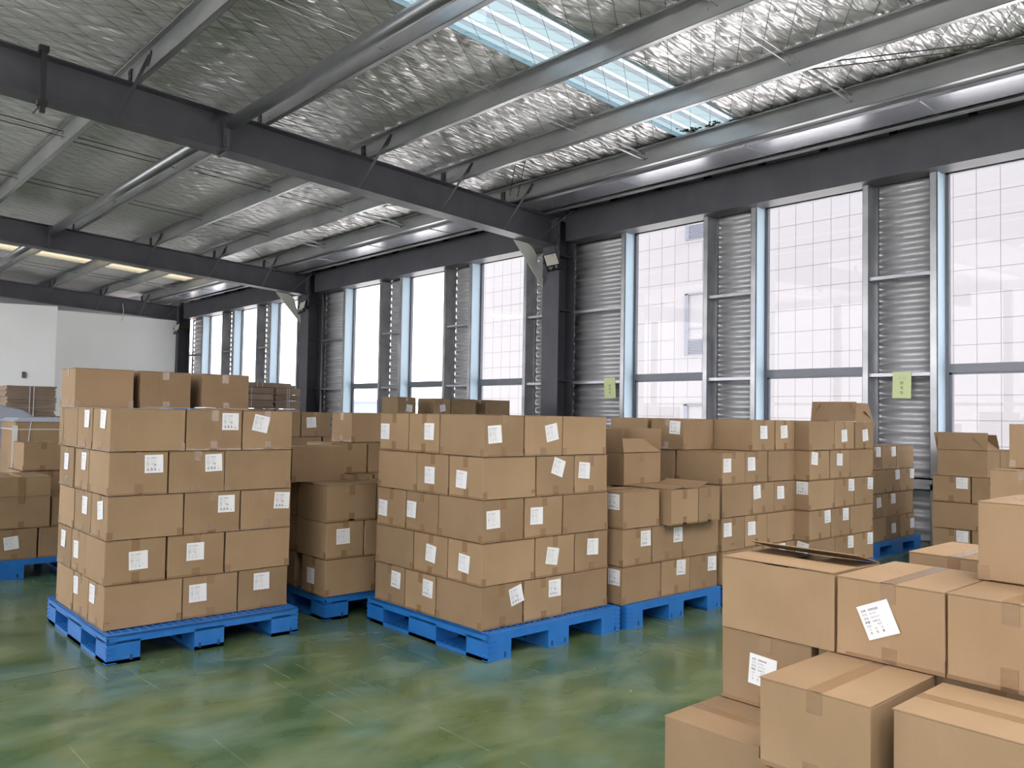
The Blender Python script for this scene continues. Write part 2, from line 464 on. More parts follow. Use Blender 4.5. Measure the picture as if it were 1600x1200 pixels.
# --- purlins
ord_w = ['first', 'second', 'third', 'fourth', 'fifth', 'sixth', 'seventh', 'eighth', 'ninth', 'tenth', 'eleventh', 'twelfth']
PX = [9.28, 7.99, 6.49, 4.85, 3.17, 1.5, -0.15, -1.8, -3.45, -5.1, -6.75]
bayname = {0: 'behind the camera', 1: 'nearest bay', 2: 'second bay back', 3: 'third bay back'}
def purlin(x, ya, yb, rnd, label):
    h = 0.25; z0 = zpb(x); t = .004
    b = MB()
    if rnd:      # open side towards the hall
        pts = [(x, z0), (x, z0+h), (x+.07, z0+h), (x+.07, z0+h-t), (x+t, z0+h-t), (x+t, z0+.0), (x-.085, z0), (x-.10, z0+.012), (x-.105, z0+.045), (x-.10, z0+.045), (x-.095, z0+.016), (x-.083, z0+t), (x, z0+t)]
        b.box(x, x+t, ya, yb, z0, z0+h)
        b.box(x, x+.07, ya, yb, z0+h-t, z0+h)
        # rolled lip profile
        arc = [(x+t, z0)] + [(x-.075-.03*math.sin(a), z0+.03-.03*math.cos(a)) for a in [i*PI/2/5 for i in range(6)]] + [(x-.105, z0+.06), (x-.098, z0+.06)] + [(x-.075-.023*math.sin(a), z0+.03-.023*math.cos(a)) for a in [i*PI/2/5 for i in reversed(range(6))]] + [(x+t, z0+.007)]
        b.prism(arc, 'y', ya, yb)
    else:
        b.box(x, x+t, ya, yb, z0, z0+h)
        b.box(x, x+.07, ya, yb, z0, z0+t); b.box(x+.066, x+.07, ya, yb, z0, z0+.02)
        b.box(x-.07, x, ya, yb, z0+h-t, z0+h); b.box(x-.07, x-.066, ya, yb, z0+h-.02, z0+h)
    o = b.build('roof_purlin', M['galv'])
    tag(o, label, 'purlin', 'galvanised roof purlins')
    # bolts at both ends and at the sag rods
    bl = MB()
    for yy in (ya+.25, ya+.32, yb-.25, yb-.32):
        for zz in (.06, .19):
            bl.tube((x-.012, yy, z0+zz), (x+.001, yy, z0+zz), .011, 6)
    for yy in ((ya*2+yb)/3, (ya+2*yb)/3):
        for dy, zz in ((-.05, .09), (.05, .17), (-.05, .17), (.05, .09)):
            bl.tube((x-.02, yy+dy, z0+zz), (x+.001, yy+dy, z0+zz), .009, 6)
    c = bl.build('bolts', M['galv_bolt'], o); c['kind'] = 'stuff'
    return o
for bi in range(1, 4):
    ya, yb = RY[bi]+.0, RY[bi+1]-.0
    for i, x in enumerate(PX[:6 if bi == 2 else 5]):
        if i == 0:
            lb = 'wide galvanised eave purlin above the gutter, %s' % bayname[bi]
        else:
            lb = 'galvanised roof purlin, %s from the window wall, %s' % (ord_w[i], bayname[bi])
        purlin(x, ya+.003, yb-.003, False, lb)
for bi in range(1, 4):
    ya, yb = RY[bi]+.012, RY[bi+1]-.012
    b = MB().tube((4.39, ya+.15, 5.27), (4.39, yb-.145, 5.27), .083, 20)
    o = b.build('tie_tube', M['tube'], smooth=False)
    for f in o.data.polygons:
        if len(f.vertices) == 4: f.use_smooth = True
    MB().box(4.385, 4.395, ya+.145, ya+.17, 5.17, 5.37).box(4.385, 4.395, yb-.17, yb-.142, 5.17, 5.37).build('end_lug', M['steel'], o)
    tag(o, 'round steel tie tube beside the fourth purlin, %s' % bayname[bi], 'tube', 'round tie tubes between the rafters')
# last half bay against the back wall
for i, x in enumerate(PX[1:3]):
    purlin(x, RY[4]+.003, Y1-.02, False, 'short galvanised purlin beyond the last rafter, %s from the window wall' % ord_w[i+1])

# --- sag rods between purlins (thin pairs), tubes in the eave strip
rod_i = 0
for bi in (1, 2, 3):
    ya, yb = RY[bi], RY[bi+1]
    for ti, t in enumerate((1/3, 2/3)):
        yy = ya + (yb-ya)*t
        for i in range(0, 5):
            xa, xb = PX[i+1], PX[i]
            dy = .05 if i % 2 else -.05
            for dz in (.09, .17):
                if i == 0:
                    b = MB().tube((xa+.004, yy, zpb(xa)+dz), (xb-.001, yy, zpb(xb)+dz), .014, 8)
                    b.box(xb-.03, xb-.001, yy-.02, yy+.02, zpb(xb)+dz-.006, zpb(xb)+dz+.006)
                    o = b.build('strut_tube', M['galv'], ceiling)
                else:
                    b = MB().tube((xa-.03, yy+dy, zpb(xa)+dz), (xb+.03, yy+dy, zpb(xb)+dz), .006, 6)
                    o = b.build('sag_rod', M['rod'] if bi > 1 or i > 1 and False else M['galv_bolt'] if bi == 1 else M['rod'], ceiling)
# diagonal bracing rods in the eave strip
for p, q in (((8.0, 4.70, 5.33), (9.27, 2.05, 5.27)), ((8.0, 4.60, 5.25), (9.27, 1.95, 5.20)),
             ((7.99, 8.85, 5.33), (9.27, 10.45, 5.26)), ((7.99, 8.65, 5.27), (9.27, 10.25, 5.20)),
             ((7.99, 18.0, 5.33), (9.27, 19.6, 5.26)), ((7.99, 13.3, 5.33), (9.27, 11.0, 5.27))):
    MB().tube(p, q, .007, 6).build('brace_rod', M['rod'], ceiling)

# --- rafters with their fly braces, cleats and end plates
def rafter(y, label, braces=True, clamp=False, w=0.30):
    root = empty('steel_rafter', (0, y, 0)); tag(root, label, 'beam')
    xa, xb = XL+.22, 10.44
    zb = lambda x: 5.13 - .0518*x
    zt = lambda x: zpb(x) - .004
    b = MB()
    b.prism([(xa, zb(xa)+.014), (xb, zb(xb)+.014), (xb, zt(xb)-.014), (xa, zt(xa)-.014)], 'y', -.005, .005)
    b.build('web', M['steel'], root)
    b = MB().prism([(xa, zb(xa)), (xb, zb(xb)), (xb, zb(xb)+.014), (xa, zb(xa)+.014)], 'y', -w/2, w/2)
    b.build('bottom_flange', M['steel'], root)
    b = MB().prism([(xa, zt(xa)-.014), (xb, zt(xb)-.014), (xb, zt(xb)), (xa, zt(xa))], 'y', -w/2, w/2)
    b.build('top_flange', M['steel'], root)
    for xs in (4.36, -3.2):
        b = MB().box(xs-.016, xs+.016, -w/2, w/2, zb(xs)-.02, zt(xs)-.004)
        for dz in (.08, .2, .32, .42):
            for sy in (-.09, .09): b.tube((xs-.04, sy, zb(xs)+dz), (xs+.04, sy, zb(xs)+dz), .013, 6)
        b.build('end_plate', M['steel'], root)
    for i, x in enumerate(PX[:9]):
        if i == 3: 
            b = MB().box(x-.016, x-.003, -.04, .04, zt(x), zt(x)+.20); b.build('cleat', M['plate'], root); continue
        b = MB().box(x-.018, x-.002, -.05, .05, zt(x)-.0, zt(x)+.20)
        for sy in (-.025, .025):
            for dz in (.05, .15): b.tube((x-.028, sy, zt(x)+dz), (x-.017, sy, zt(x)+dz), .008, 6)
        b.build('cleat', M['plate'], root)
        if braces and i in (0, 1, 2, 4, 6, 8):
            p = (x-.17 if i else x-.12, -w/2-.01, zb(x)+.012); q = (x-.012, -.70, zpb(x)+.16)
            bb = MB().bar(p, q, .045, .006)
            bb.bar((x-.0125, -.62, zpb(x)+.06), (x-.0125, -.74, zpb(x)+.20), .05, .008, ref=(1, 0, 0))
            bb.build('fly_brace', M['steel'], root)
    if braces:
        MB().bar((9.98, -w/2-.01, zb(9.98)+.012), (10.38, -.62, 5.13), .045, .006).build('fly_brace', M['steel'], root)
    if clamp:
        b = MB()
        x = 2.17
        b.box(x-.02, x+.035, -w/2-.075, -w/2-.045, zb(x)-.19, zt(x)+.07)
        b.box(x-.02, x+.035, -w/2-.045, -w/2-.02, zb(x)-.19, zt(x)+.07)
        for zz in (zb(x)-.09, zt(x)+.03):
            b.tube((x, -w/2-.13, zz), (x, w/2+.05, zz), .012, 8); b.box(x-.05, x+.05, -w/2-.10, -w/2-.02, zz-.03, zz+.03)
            b.box(x-.03, x+.03, -w/2-.02, -w/2+.04, zz-.045, zz+.045)
        b.build('clamp_bracket', M['plate'], root)
    # knee gusset to the column
    b = MB()
    x1 = 10.44
    outer = [(9.70, zb(9.70)-.001)]
    for i in range(7):
        t = i/6; outer.append((9.98 + .34*math.sin(t*PI/2)*.9, zb(9.98)-.001 - .30*(1-math.cos(t*PI/2)) ))
    outer += [(x1, 4.02), (x1, 3.86)]
    b.prism(outer, 'y', .185, .20)
    b.build('knee_gusset', M['gusset'], root)
    return root
rafter(RY[2], 'nearest dark steel rafter crossing the whole ceiling, with a clamp bracket', clamp=True)
rafter(RY[3], 'second dark steel rafter, crossing in the middle distance')
rafter(RY[4], 'farthest dark steel rafter above the white partition wall')
rafter(RY[1], 'dark steel rafter just above and behind the camera', braces=False)

# --- columns against the window wall
def column(y, label, x=10.45):
    root = empty('steel_column', (x, y, 0)); tag(root, label, 'column')
    w = .42; zt_ = 5.09
    MB().box(0, .016, -w/2, w/2, 0, zt_).build('front_flange', M['steel'], root)
    MB().box(.384, .40, -w/2, w/2, 0, zt_).build('back_flange', M['steel'], root)
    MB().box(.016, .384, -.006, .006, 0, zt_).build('web', M['steel'], root)
    b = MB()
    for zz in (.0, 2.15, 3.42, 4.40):
        b.box(.016, .384, -w/2+.01, -.006, zz, zz+.012)
    b.build('stiffener', M['steel'], root)
    b = MB().box(-.08, .48, -.28, .28, 0, .02)
    for sx in (-.05, .45):
        for sy in (-.24, .24): b.tube((sx, sy, .02), (sx, sy, .06), .014, 6)
    b.build('base_plate', M['steel'], root)
    return root
for k, lb in ((0, None), (1, None), (2, 'nearest dark steel column, under the floodlight'), (3, 'second dark steel column, beside the brown cardboard bundles'), (4, 'farthest dark steel column at the end of the white wall')):
    if lb: column(RY[k], lb)

# --- eave beams (one per bay), gutter, closing strip above
for bi in range(0, 4):
    ya, yb = RY[bi]+.215, RY[bi+1]-.215
    b = MB()
    b.box(10.60, 10.612, ya, yb, 4.68, 5.19); b.box(10.94, 10.95, ya, yb, 4.68, 5.19)
    b.box(10.60, 10.95, ya, yb, 4.668, 4.68); b.box(10.60, 10.95, ya, yb, 5.19, 5.20)
    b.box(10.5985, 10.60, ya+4.10, ya+4.104, 4.68, 5.19)
    o = b.build('eave_beam', M['steel'])
    tag(o, 'dark steel eave beam over the windows, %s' % ('behind the camera', 'nearest bay', 'second bay back', 'third bay back')[bi], 'beam', 'eave beams over the windows')
    g_ = MB()
    g_.prism([(9.46, 5.34), (9.46, 5.145), (9.50, 5.125), (10.02, 5.12), (10.06, 5.15), (10.06, 5.34), (10.052, 5.34), (10.052, 5.155), (10.015, 5.128), (9.50, 5.133), (9.468, 5.15), (9.468, 5.34)], 'y', RY[bi]+.17, RY[bi+1]-.17)
    o = g_.build('box_gutter', M['gutter'])
    tag(o, 'shiny steel box gutter under the eave, %s' % ('behind the camera', 'nearest bay', 'second bay back', 'third bay back')[bi], 'gutter', 'box gutters')
    for yy in [RY[bi]+.17+i*(BAY-.34)/4 for i in (1, 2, 3)]:
        MB().box(9.47, 10.05, yy-.004, yy+.004, 5.112, 5.126).build('gutter_seam', M['gutter'], o)
    MB().box(9.36, 9.46, RY[bi]+.17, RY[bi+1]-.17, 5.16, 5.166).build('gap_shade', M['plate'], o)  # dark plate standing in for the shadowed gap beside the gutter
    MB().box(10.10, 10.20, RY[bi]+.17, RY[bi+1]-.17, 5.10, 5.108).box(10.19, 10.20, RY[bi]+.17, RY[bi+1]-.17, 5.108, 5.17).build('gutter_rail', M['galv'], o)
    MB().box(10.06, 10.60, RY[bi]+.17, RY[bi+1]-.17, 5.34, 5.35).build('soffit_sheet', M['steel'], o)

wall_r = empty('wall_right'); structure(wall_r, 'corrugated metal wall with tall strip windows between posts')
# windows: (glass y near, glass y far)
wins = []
for bi in range(1, 4):
    off = BAY*(bi-1)
    for a, b_ in ((2.55, 4.05), (5.10, 6.60), (7.63, 9.12)):
        wins.append((a+off, b_+off, bi))
off = -BAY
for a, b_ in ((5.10, 6.60), (7.63, 9.12)): wins.append((a+off, b_+off, 0))
pos_w = ['nearest to the camera', 'second', 'third, just before the near column', 'fourth, first past the near column', 'fifth', 'sixth', 'seventh, first past the second column', 'eighth', 'ninth and farthest']
ZS = .82
for i, (a, b_, bi) in enumerate(wins):
    root = empty('window_%d' % (i+1), (11.07, (a+b_)/2, 0)); root['kind'] = 'structure'
    if i < 9: root['label'] = 'tall two-pane strip window, %s along the wall' % pos_w[i]
    y0, y1 = a-(a+b_)/2, b_-(a+b_)/2
    b = MB()
    zt_ = 4.72
    # frame bars: sides, head, sill
    b.box(-.03, .03, y0-.045, y0, ZS, zt_); b.box(-.03, .03, y1, y1+.045, ZS, zt_)
    b.box(-.03, .03, y0-.045, y1+.045, zt_-.05, zt_); b.box(-.03, .03, y0-.045, y1+.045, ZS, ZS+.05)
    b.build('frame', M['frame'], root)
    MB().box(-.035, .035, y0, y1, 2.145, 2.255).build('mullion', M['frame'], root)
    b = MB().box(-.02, .02, y0, y0+.03, ZS+.05, 2.145).box(-.02, .02, y1-.03, y1, ZS+.05, 2.145).box(-.02, .02, y0, y1, ZS+.05, ZS+.08).box(-.02, .02, y0, y1, 2.12, 2.145)
    b.build('casement', M['frame'], root)
    MB().box(.0, .004, y0, y1, 2.255, zt_-.05).build('pane', M['glass'], root)
    MB().box(.0, .004, y0+.03, y1-.03, ZS+.08, 2.12).build('pane', M['glass'], root)
    # film-covered reveal on the far jamb and trim outside it
    MB().box(-.255, -.031, y1+.046, y1+.052, ZS, zt_).build('reveal', M['film'], root)
# posts either side of every window
for (a, b_, bi) in wins:
    for yy0, yy1 in ((a-.13, a-.05), (b_+.055, b_+.14)):
        b = MB(); x0, x1 = 10.80, 11.06
        b.box(x0, x0+.005, yy0, yy1, 0, 4.70); b.box(x0, x1, yy0, yy0+.004, 0, 4.70); b.box(x0, x1, yy1-.004, yy1, 0, 4.70)
        b.build('wall_post', M['galv'], wall_r)
# corrugated panels and girts between windows
spans = []
for bi in range(1, 4):
    off = BAY*(bi-1)
    spans += [(1.41+off, 2.42+off), (4.19+off, 4.97+off), (6.74+off, 7.50+off), (9.26+off, 10.62+off)]
spans += [(-2.60, -1.71), (-.05, 1.41), (Y0, -4.2)]
def corr_panel(ya, yb, z0, z1, name='wall_sheet', parent=None, x=11.10, pitch=.155, dep=.034):
    v = []; f = []; n = int(round((z1-z0)/pitch*8)); t = .0
    for i in range(n+1):
        z = z0 + (z1-z0)*i/n
        s = (z/pitch) % 1.0
        d = dep*(0.5+0.5*math.cos(2*PI*s))
        d = dep*min(1, max(0, (0.5+0.62*math.cos(2*PI*s))))
        v += [(x-d, ya, z), (x-d, yb, z)]
    for i in range(n): f.append((2*i, 2*i+1, 2*i+3, 2*i+2))
    m = bpy.data.meshes.new(name); m.from_pydata(v, [], f); m.materials.append(M['corr'])
    m.polygons.foreach_set('use_smooth', [True]*len(f))
    o = obj(name, m, parent)
    sm = o.modifiers.new('thickness', 'SOLIDIFY'); sm.thickness = .002
    return o
for (ya, yb) in spans:
    corr_panel(ya, yb, 0.0, 4.75, parent=wall_r)
    for zz in (2.10, 3.38):
        b = MB(); b.box(10.84, 11.05, ya, yb, zz, zz+.005); b.box(10.84, 10.846, ya, yb, zz, zz+.055); b.box(10.84, 11.05, ya, yb, zz+.05, zz+.055)
        b.build('girt', M['galv'], wall_r)
    # channel against the sheet edge on the near side, dark gap post on the far side
    MB().box(11.0, 11.06, ya+.0, ya+.035, 0, 4.7).box(11.02, 11.06, yb-.03, yb, 0, 4.7).build('edge_channel', M['galv'], wall_r)
    MB().box(10.96, 11.06, ya+.36, ya+.42, 0, .66).build('stub_post', M['steel'], wall_r)
# sill beam and apron sheet under the windows
b = MB().box(10.80, 10.805, Y0, Y1, .67, .745).box(10.78, 10.80, Y0, Y1, .745, .82).box(10.78, 11.1, Y0, Y1, .80, .82).box(10.80, 11.1, Y0, Y1, .67, .68)
b.build('sill_beam', M['galv'], wall_r)
for (a, b_, bi) in wins: corr_panel(a-.06, b_+.06, 0.0, .80, 'apron_sheet', wall_r)
# parapet strip behind the gutter, above the eave beam
MB().box(11.10, 11.12, Y0, Y1, 4.72, 5.9).build('parapet_sheet', M['corr'], wall_r)
pb = MB()
for k in range(40): 
    y = Y0+.5+k*.98
    pb.box(10.97, 11.09, y-.03, y+.03, 5.0, 5.6)
pb.build('parapet_stud', M['steel'], wall_r)

# --- white partition wall at the far end, angled on its left
wb = empty('wall_back'); structure(wb, 'white plastered partition wall closing the far end')
MB().box(6.71, 10.42, 28.98, 29.06, 0, 4.60).build('wall_panel', M['white_wall'], wb)
lx, ly_ = 6.71, 28.98
dx, dy = -6.0, 2.4
MB().prism([(lx, ly_), (lx+dx, ly_+dy), (lx+dx+.05, ly_+dy+.08), (lx+.03, ly_+.08)], 'z', 0, 4.72).build('angled_wall_panel', M['white_wall'], wb)
MB().box(XL, 11.1, Y1, Y1+.1, 0, 6.6).build('end_sheet', M['corr'], wb)

MB().box(5.86, 5.95, 29.23, 29.30, 2.42, 2.62).build('switch_plate', M['frame'], wb)
MB().path([(8.62, 28.9, 5.0), (8.66, 28.9, 4.75), (8.62, 28.9, 4.42)], .012).build('hanging_cable', M['gusset'], wb)
# --- left and front walls: tall glazing between posts (out of frame, they light the hall)
def glazed_wall(name, label, along, fixed, a, b_, zt_, panel=3.0, sill=.3, head=.35):
    root = empty(name); structure(root, label)
    n = int((b_-a)//panel); st = (b_-a)/n
    def bx(mb, u0, u1, z0, z1, d=.08):
        if along == 'y': mb.box(fixed-d, fixed+d, u0, u1, z0, z1)
        else: mb.box(u0, u1, fixed-d, fixed+d, z0, z1)
    m1 = MB(); bx(m1, a, b_, 0, sill); m1.build('apron_panel', M['corr'], root)
    m2 = MB(); bx(m2, a, b_, zt_, zt_+head); m2.build('head_panel', M['corr'], root)
    for k in range(n+1):
        m3 = MB(); u = a+st*k; bx(m3, u-.12, u+.12, sill, zt_, .1); m3.build('wall_post', M['steel'], root)
    for k in range(n):
        m4 = MB(); bx(m4, a+st*k+.12, a+st*(k+1)-.12, sill, zt_, .003); m4.build('pane', M['glass'], root)
        m5 = MB(); bx(m5, a+st*k+.12, a+st*(k+1)-.12, 2.15, 2.25, .04); m5.build('mullion', M['frame'], root)
glazed_wall('wall_left', 'glazed side wall opposite the strip windows', 'y', XL, Y0, Y1, 6.1)
glazed_wall('wall_front', 'glazed end wall behind the camera', 'x', Y0, 5.0, XR, 5.3, 3.0, .3, 1.0)
MB().box(XL, 5.0, Y0-.05, Y0+.05, 0, 6.4).build('wall_sheet', M['corr'], bpy.data.objects['wall_front'])  # unseen solid part, closed to dim the left stack's front faces

# --- floodlights on the columns
def floodlight(x, y, z, label, rz, cable=True, k_=1.3):
    root = empty('floodlight', (x, y, z), rz); root.scale = (k_, k_, k_); tag(root, label, 'lamp')
    tilt = Matrix.Rotation(math.radians(-14), 4, 'Y') @ Matrix.Rotation(math.radians(-24), 4, 'X')
    def part(mb, nm, mt, par):
        me_ = mb.mesh(nm, mt); me_.transform(tilt); return obj(nm, me_, par)
    h = MB().box(-.10, .10, -.0, .035, -.13, .13)
    for k in range(7): h.box(-.09+k*.026, -.084+k*.026, .035, .055, -.09, .09)
    hs = part(h, 'housing', M['lamp_body'], root)
    part(MB().box(-.082, .082, -.006, .0, -.055, .115), 'lens', M['lamp_glass'], root)
    part(MB().box(-.07, -.01, -.008, 0, -.10, -.085).box(.02, .05, -.012, 0, -.115, -.075).box(-.06, -.035, -.008, 0, -.122, -.11), 'badge', M['galv_bolt'], hs)
    br = MB().box(-.115, -.105, -.01, .09, -.02, .02).box(.105, .115, -.01, .09, -.02, .02).box(-.115, .115, .09, .10, -.02, .02).box(-.02, .02, .10, .16, -.03, .03)
    br.build('bracket', M['lamp_body'], root)
    if cable:
        c = MB(); pts = [(.02, .03, .06), (.06, .06, .16), (.03, .08, .27), (.10, .08, .36), (.07, .09, .50), (.10, .10, .62)]
        c.path(pts, .006)
        c.path([(.0, .03, .08), (.05, .05, .11), (.11, .07, .20), (.08, .08, .33)], .006)
        c.build('cable', M['cable'], root)
    return root
floodlight(10.20, 10.34, 4.24, 'black floodlight with cream lens on the nearest column', math.radians(-38))
floodlight(10.22, 10.34+BAY, 4.24, 'small floodlight seen edge-on at the second column', math.radians(-80))
floodlight(10.33, 10.36+2*BAY-.1, 4.30, 'tiny pale floodlight at the farthest column', math.radians(-70), False)

# --- yellow-green paper signs taped to the girts
def sign(y, w, h, z1, label, chars, tiltdeg, faint=None):
    me_ = MB().box(-w/2, w/2, -h, 0, -.0006, 0).mesh('paper_sign', M['sign'])
    o = obj('paper_sign', me_); tag(o, label, 'sign', 'yellow-green signs on the girts')
    mw = Matrix(((0, 0, -1, 10.832), (-1, 0, 0, y), (0, 1, 0, z1), (0, 0, 0, 1))) @ Matrix.Rotation(math.radians(tiltdeg), 4, 'Z') @ Matrix.Rotation(math.radians(2), 4, 'X')
    o.matrix_world = mw
    if chars:
        L = [(ch, -.022, -.155-.062*i, .045, 0) for i, ch in enumerate(chars)]
        if faint: L += [(ch, -.05+.05*i, -.095, .048, 1) for i, ch in enumerate(faint)]
        tm = text_mesh(L, [M['sign_ink'], M['sign_faint']], 2)
        t = obj('print', tm, o); t.location = (0, 0, .0015)
    return o
sign(4.545, .235, .335, 2.155, 'yellow-green paper sign with vertical characters, near the right windows', '颜变色', -2, '防潮')
sign(9.52, .26, .355, 2.20, 'crumpled yellow-green paper sign under clear tape, just right of the near column', '颜变色', 2)

# ------------------------------------------------------------------ outside
XF = 26.0
fc = empty('facade_building'); tag(fc, 'white tiled building facade seen through the windows', 'building')
TY, TZ = .634, .736
YA, YB = .5083*XF, .0
y_hi = 31.3
MB().box(XF+.012, XF+6, -14, y_hi, -1, 22).build('wall', M['grout'], fc)
holes = [(17.35, 19.05, 3.95, 6.29), (17.35, 19.05, 8.36, 10.7), (17.35, 19.05, -.4, 2.07)]
tiles = []
ky0, ky1 = int((-14-YA)/TY)-1, int((y_hi-YA)/TY)+1
z_ref = 1.5+.2308*XF
for ky in range(ky0, ky1+1):
    ta, tb = YA+ky*TY, YA+(ky+1)*TY
    tb = min(tb, y_hi); ta = max(ta, -14)
    if tb-ta < .05: continue
    for kz in range(-10, 20):
        za, zb_ = z_ref+kz*TZ, z_ref+(kz+1)*TZ
        if zb_ < -1: continue
        hit = False
        for h in holes:
            if ta < h[1]-.01 and tb > h[0]+.01 and za < h[3]-.01 and zb_ > h[2]+.01: hit = True
        if hit:
            continue
        vis = (0.2*XF < ta < 1.22*XF) and -0.05*XF+1.0 < za < .30*XF
        tiles.append((0 if vis else 1, abs(ta-8), ta, tb, za, zb_))
tiles.sort()
tm_ = MB().box(0, .012, .007, TY-.007, .007, TZ-.007).mesh('facade_tile', M['tile'])
rest = MB()
for i, (vis, _, ta, tb, za, zb_) in enumerate(tiles):
    if vis == 0 and i < 298 and tb-ta > TY-.01:
        t = obj('facade_tile', tm_, fc); t.location = (XF, ta, za)
    else:
        rest.box(XF, XF+.012, ta+.007, tb-.007, za+.007, zb_-.007)
r = rest.build('facade_tiling', M['tile'], fc); r['kind'] = 'stuff'
for (a, b_, za, zb_) in holes:
    # strips of tile filling up to the opening
    ka = YA + math.floor((a-YA)/TY)*TY; kb = YA + math.ceil((b_-YA)/TY)*TY
    kza = z_ref + math.floor((za-z_ref)/TZ)*TZ; kzb = z_ref + math.ceil((zb_-z_ref)/TZ)*TZ
    s = MB()
    if kb-b_ > .02: s.box(XF, XF+.012, b_, kb-.007, kza, kzb)
    if a-ka > .02: s.box(XF, XF+.012, ka+.007, a, kza, kzb)
    if za-kza > .02: s.box(XF, XF+.012, a, b_, kza+.007, za)
    if kzb-zb_ > .02: s.box(XF, XF+.012, a, b_, zb_, kzb-.007)
    if s.v: s.build('cut_tile', M['tile'], fc)
    wdw = MB().box(XF-.05, XF+.10, b_-.16, b_, za, zb_).box(XF-.05, XF+.10, a, a+.1, za, zb_).box(XF-.05, XF+.10, a, b_, zb_-.05, zb_)
    wf_ = wdw.build('facade_window', M['reveal'], fc)
    zmid = za+.42*(zb_-za)
    MB().box(XF+.008, XF+.011, a+.1, b_-.16, za+.25*(zb_-za), zb_-.05).build('pane', M['tile'], wf_)
    lvr = MB()
    n = 10
    for k in range(n): 
        zz = za + .25*(zb_-za)*k/n
        lvr.box(XF-.03, XF+.011, a+.1, b_-.16, zz, zz+.03)
    lvr.build('louvre', M['shade_pane'], wf_)
    MB().box(XF-.01, XF+.011, a+.1, b_-.16, zmid, zmid+.05).build('transom', M['shade_pane'], wf_)
gr = MB().box(11.15, 160, -60, 220, -.45, -.35).build('ground', M['concrete']); structure(gr, 'pale concrete yard outside the windows')
gr2 = MB().box(-80, XL-.12, -60, 220, -.45, -.35).box(XL-.12, 11.15, -60, Y0-.12, -.45, -.35).build('ground', M['yard']); structure(gr2, 'pale concrete yard on the far sides of the hall')
o = MB().box(48, 60, 72, 96, -.4, 2.75).box(47.8, 60.2, 71.8, 96.2, 2.75, 3.05).build('distant_shed', M['pale_blue']); tag(o, 'low pale blue shed in the distance outside the windows', 'building')
tb_ = empty('distant_tower'); tag(tb_, 'small far apartment tower seen through the farthest windows', 'building')
MB().box(56, 60, 148, 152, -.4, 12).build('wall', M['tile'], tb_)
wbx = MB()
for kz in range(5):
    for ky in range(3): wbx.box(55.95, 56, 148.5+ky*1.15, 149.2+ky*1.15, 3.2+kz*1.8, 4.3+kz*1.8)
wbx.build('window', M['shade_pane'], tb_)
# ------------------------------------------------------------------ pallets
def pallet_meshes():
    HX, HY, H = .61, .68, .17
    d = MB()
    # perimeter skirt and solid strips of the deck
    d.box(-HX, HX, -HY, -HY+.012, .118, .17); d.box(-HX, HX, HY-.012, HY, .118, .17)
    d.box(-HX, -HX+.012, -HY, HY, .118, .17); d.box(HX-.012, HX, -HY, HY, .118, .17)
    for x0, x1 in ((-HX, -HX+.03), (-.02, .02), (HX-.03, HX)): d.box(x0, x1, -HY, HY, .155, .169)
    for y0, y1 in ((-HY, -HY+.03), (-.02, .02), (HY-.03, HY)): d.box(-HX, HX, y0, y1, .155, .1695)
    n = 24
    for i in range(1, n):
        x = -HX + 2*HX*i/n; d.box(x-.006, x+.006, -HY+.01, HY-.01, .140, .1685)
    n = 27
    for i in range(1, n):
        y = -HY + 2*HY*i/n; d.box(-HX+.01, HX-.01, y-.006, y+.006, .140, .168)
    d.box(-HX+.01, HX-.01, -HY+.01, HY-.01, .132, .138)
    deck = d.mesh('deck', M['pallet'])
    skids = []
    for cx, w in ((-HX+.095, .19), (0, .19), (HX-.095, .19)):
        s = MB()
        for y0, y1 in ((-HY, -HY+.21), (-.155, .155), (HY-.21, HY)):
            s.box(cx-w/2, cx+w/2, y0, y1, 0, .132)
        s.box(cx-w/2, cx+w/2, -HY, HY, 0, .022)
        for a, b_ in ((-HY+.21, -.155), (.155, HY-.21)):
            for k in range(5):
                yy = a + (b_-a)*(k+.5)/5
                for sx in (-1, 1): s.box(cx+sx*w*.36-.006, cx+sx*w*.36+.006, yy-.011, yy+.011, .0215, .0226, 1)  # holes drawn as flush dark boxes, their shade painted
        # painted-on shade for slots near the foot of each end face
        for ye in (-HY, HY):
            sg = -1 if ye < 0 else 1
            for xo in ((cx+.045,) if abs(cx) > .1 else (cx-.06, cx+.06)):
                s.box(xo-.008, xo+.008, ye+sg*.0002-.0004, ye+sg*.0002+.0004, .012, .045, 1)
        # stiffening ribs round the outer corners
        if abs(cx) > .1:
            xe = cx + (w/2 if cx > 0 else -w/2); sx = 1 if cx > 0 else -1
            for ye, sy in ((-HY, -1), (HY, 1)):
                for z in (.004, .034, .064, .094, .124, .156):
                    x0, x1 = sorted((xe+sx*.004, xe-sx*.055)); y0, y1 = sorted((ye+sy*.004, ye+sy*.0))
                    s.box(x0, x1, y0, y1, z, z+.006)
                    x0, x1 = sorted((xe+sx*.004, xe)); y0, y1 = sorted((ye+sy*.004, ye-sy*.05))
                    s.box(x0, x1, y0, y1, z, z+.006)
        skids.append(s.mesh('skid', [M['pallet'], M['slot_shade']]))
    return deck, skids
DECK, SKIDS = pallet_meshes()
def pallet(cx, cy, label, rz=0.0, sx=1.0, sy=1.0):
    root = empty('plastic_pallet', (cx, cy, 0), rz); tag(root, label, 'pallet', 'blue plastic pallets')
    root.scale = (sx, sy, 1)
    obj('deck', DECK, root)
    for s in SKIDS: obj('skid', s, root)
    return root
pallet(2.143, 5.885, 'blue plastic pallet under the left front stack, with scuffed glossy left side', 0)
pallet(3.925, 4.540, 'blue plastic pallet under the centre front stack, corner pointing at the camera', 0)
pallet(3.66, 6.04, 'blue plastic pallet in shade, between the left and centre front stacks', 0)
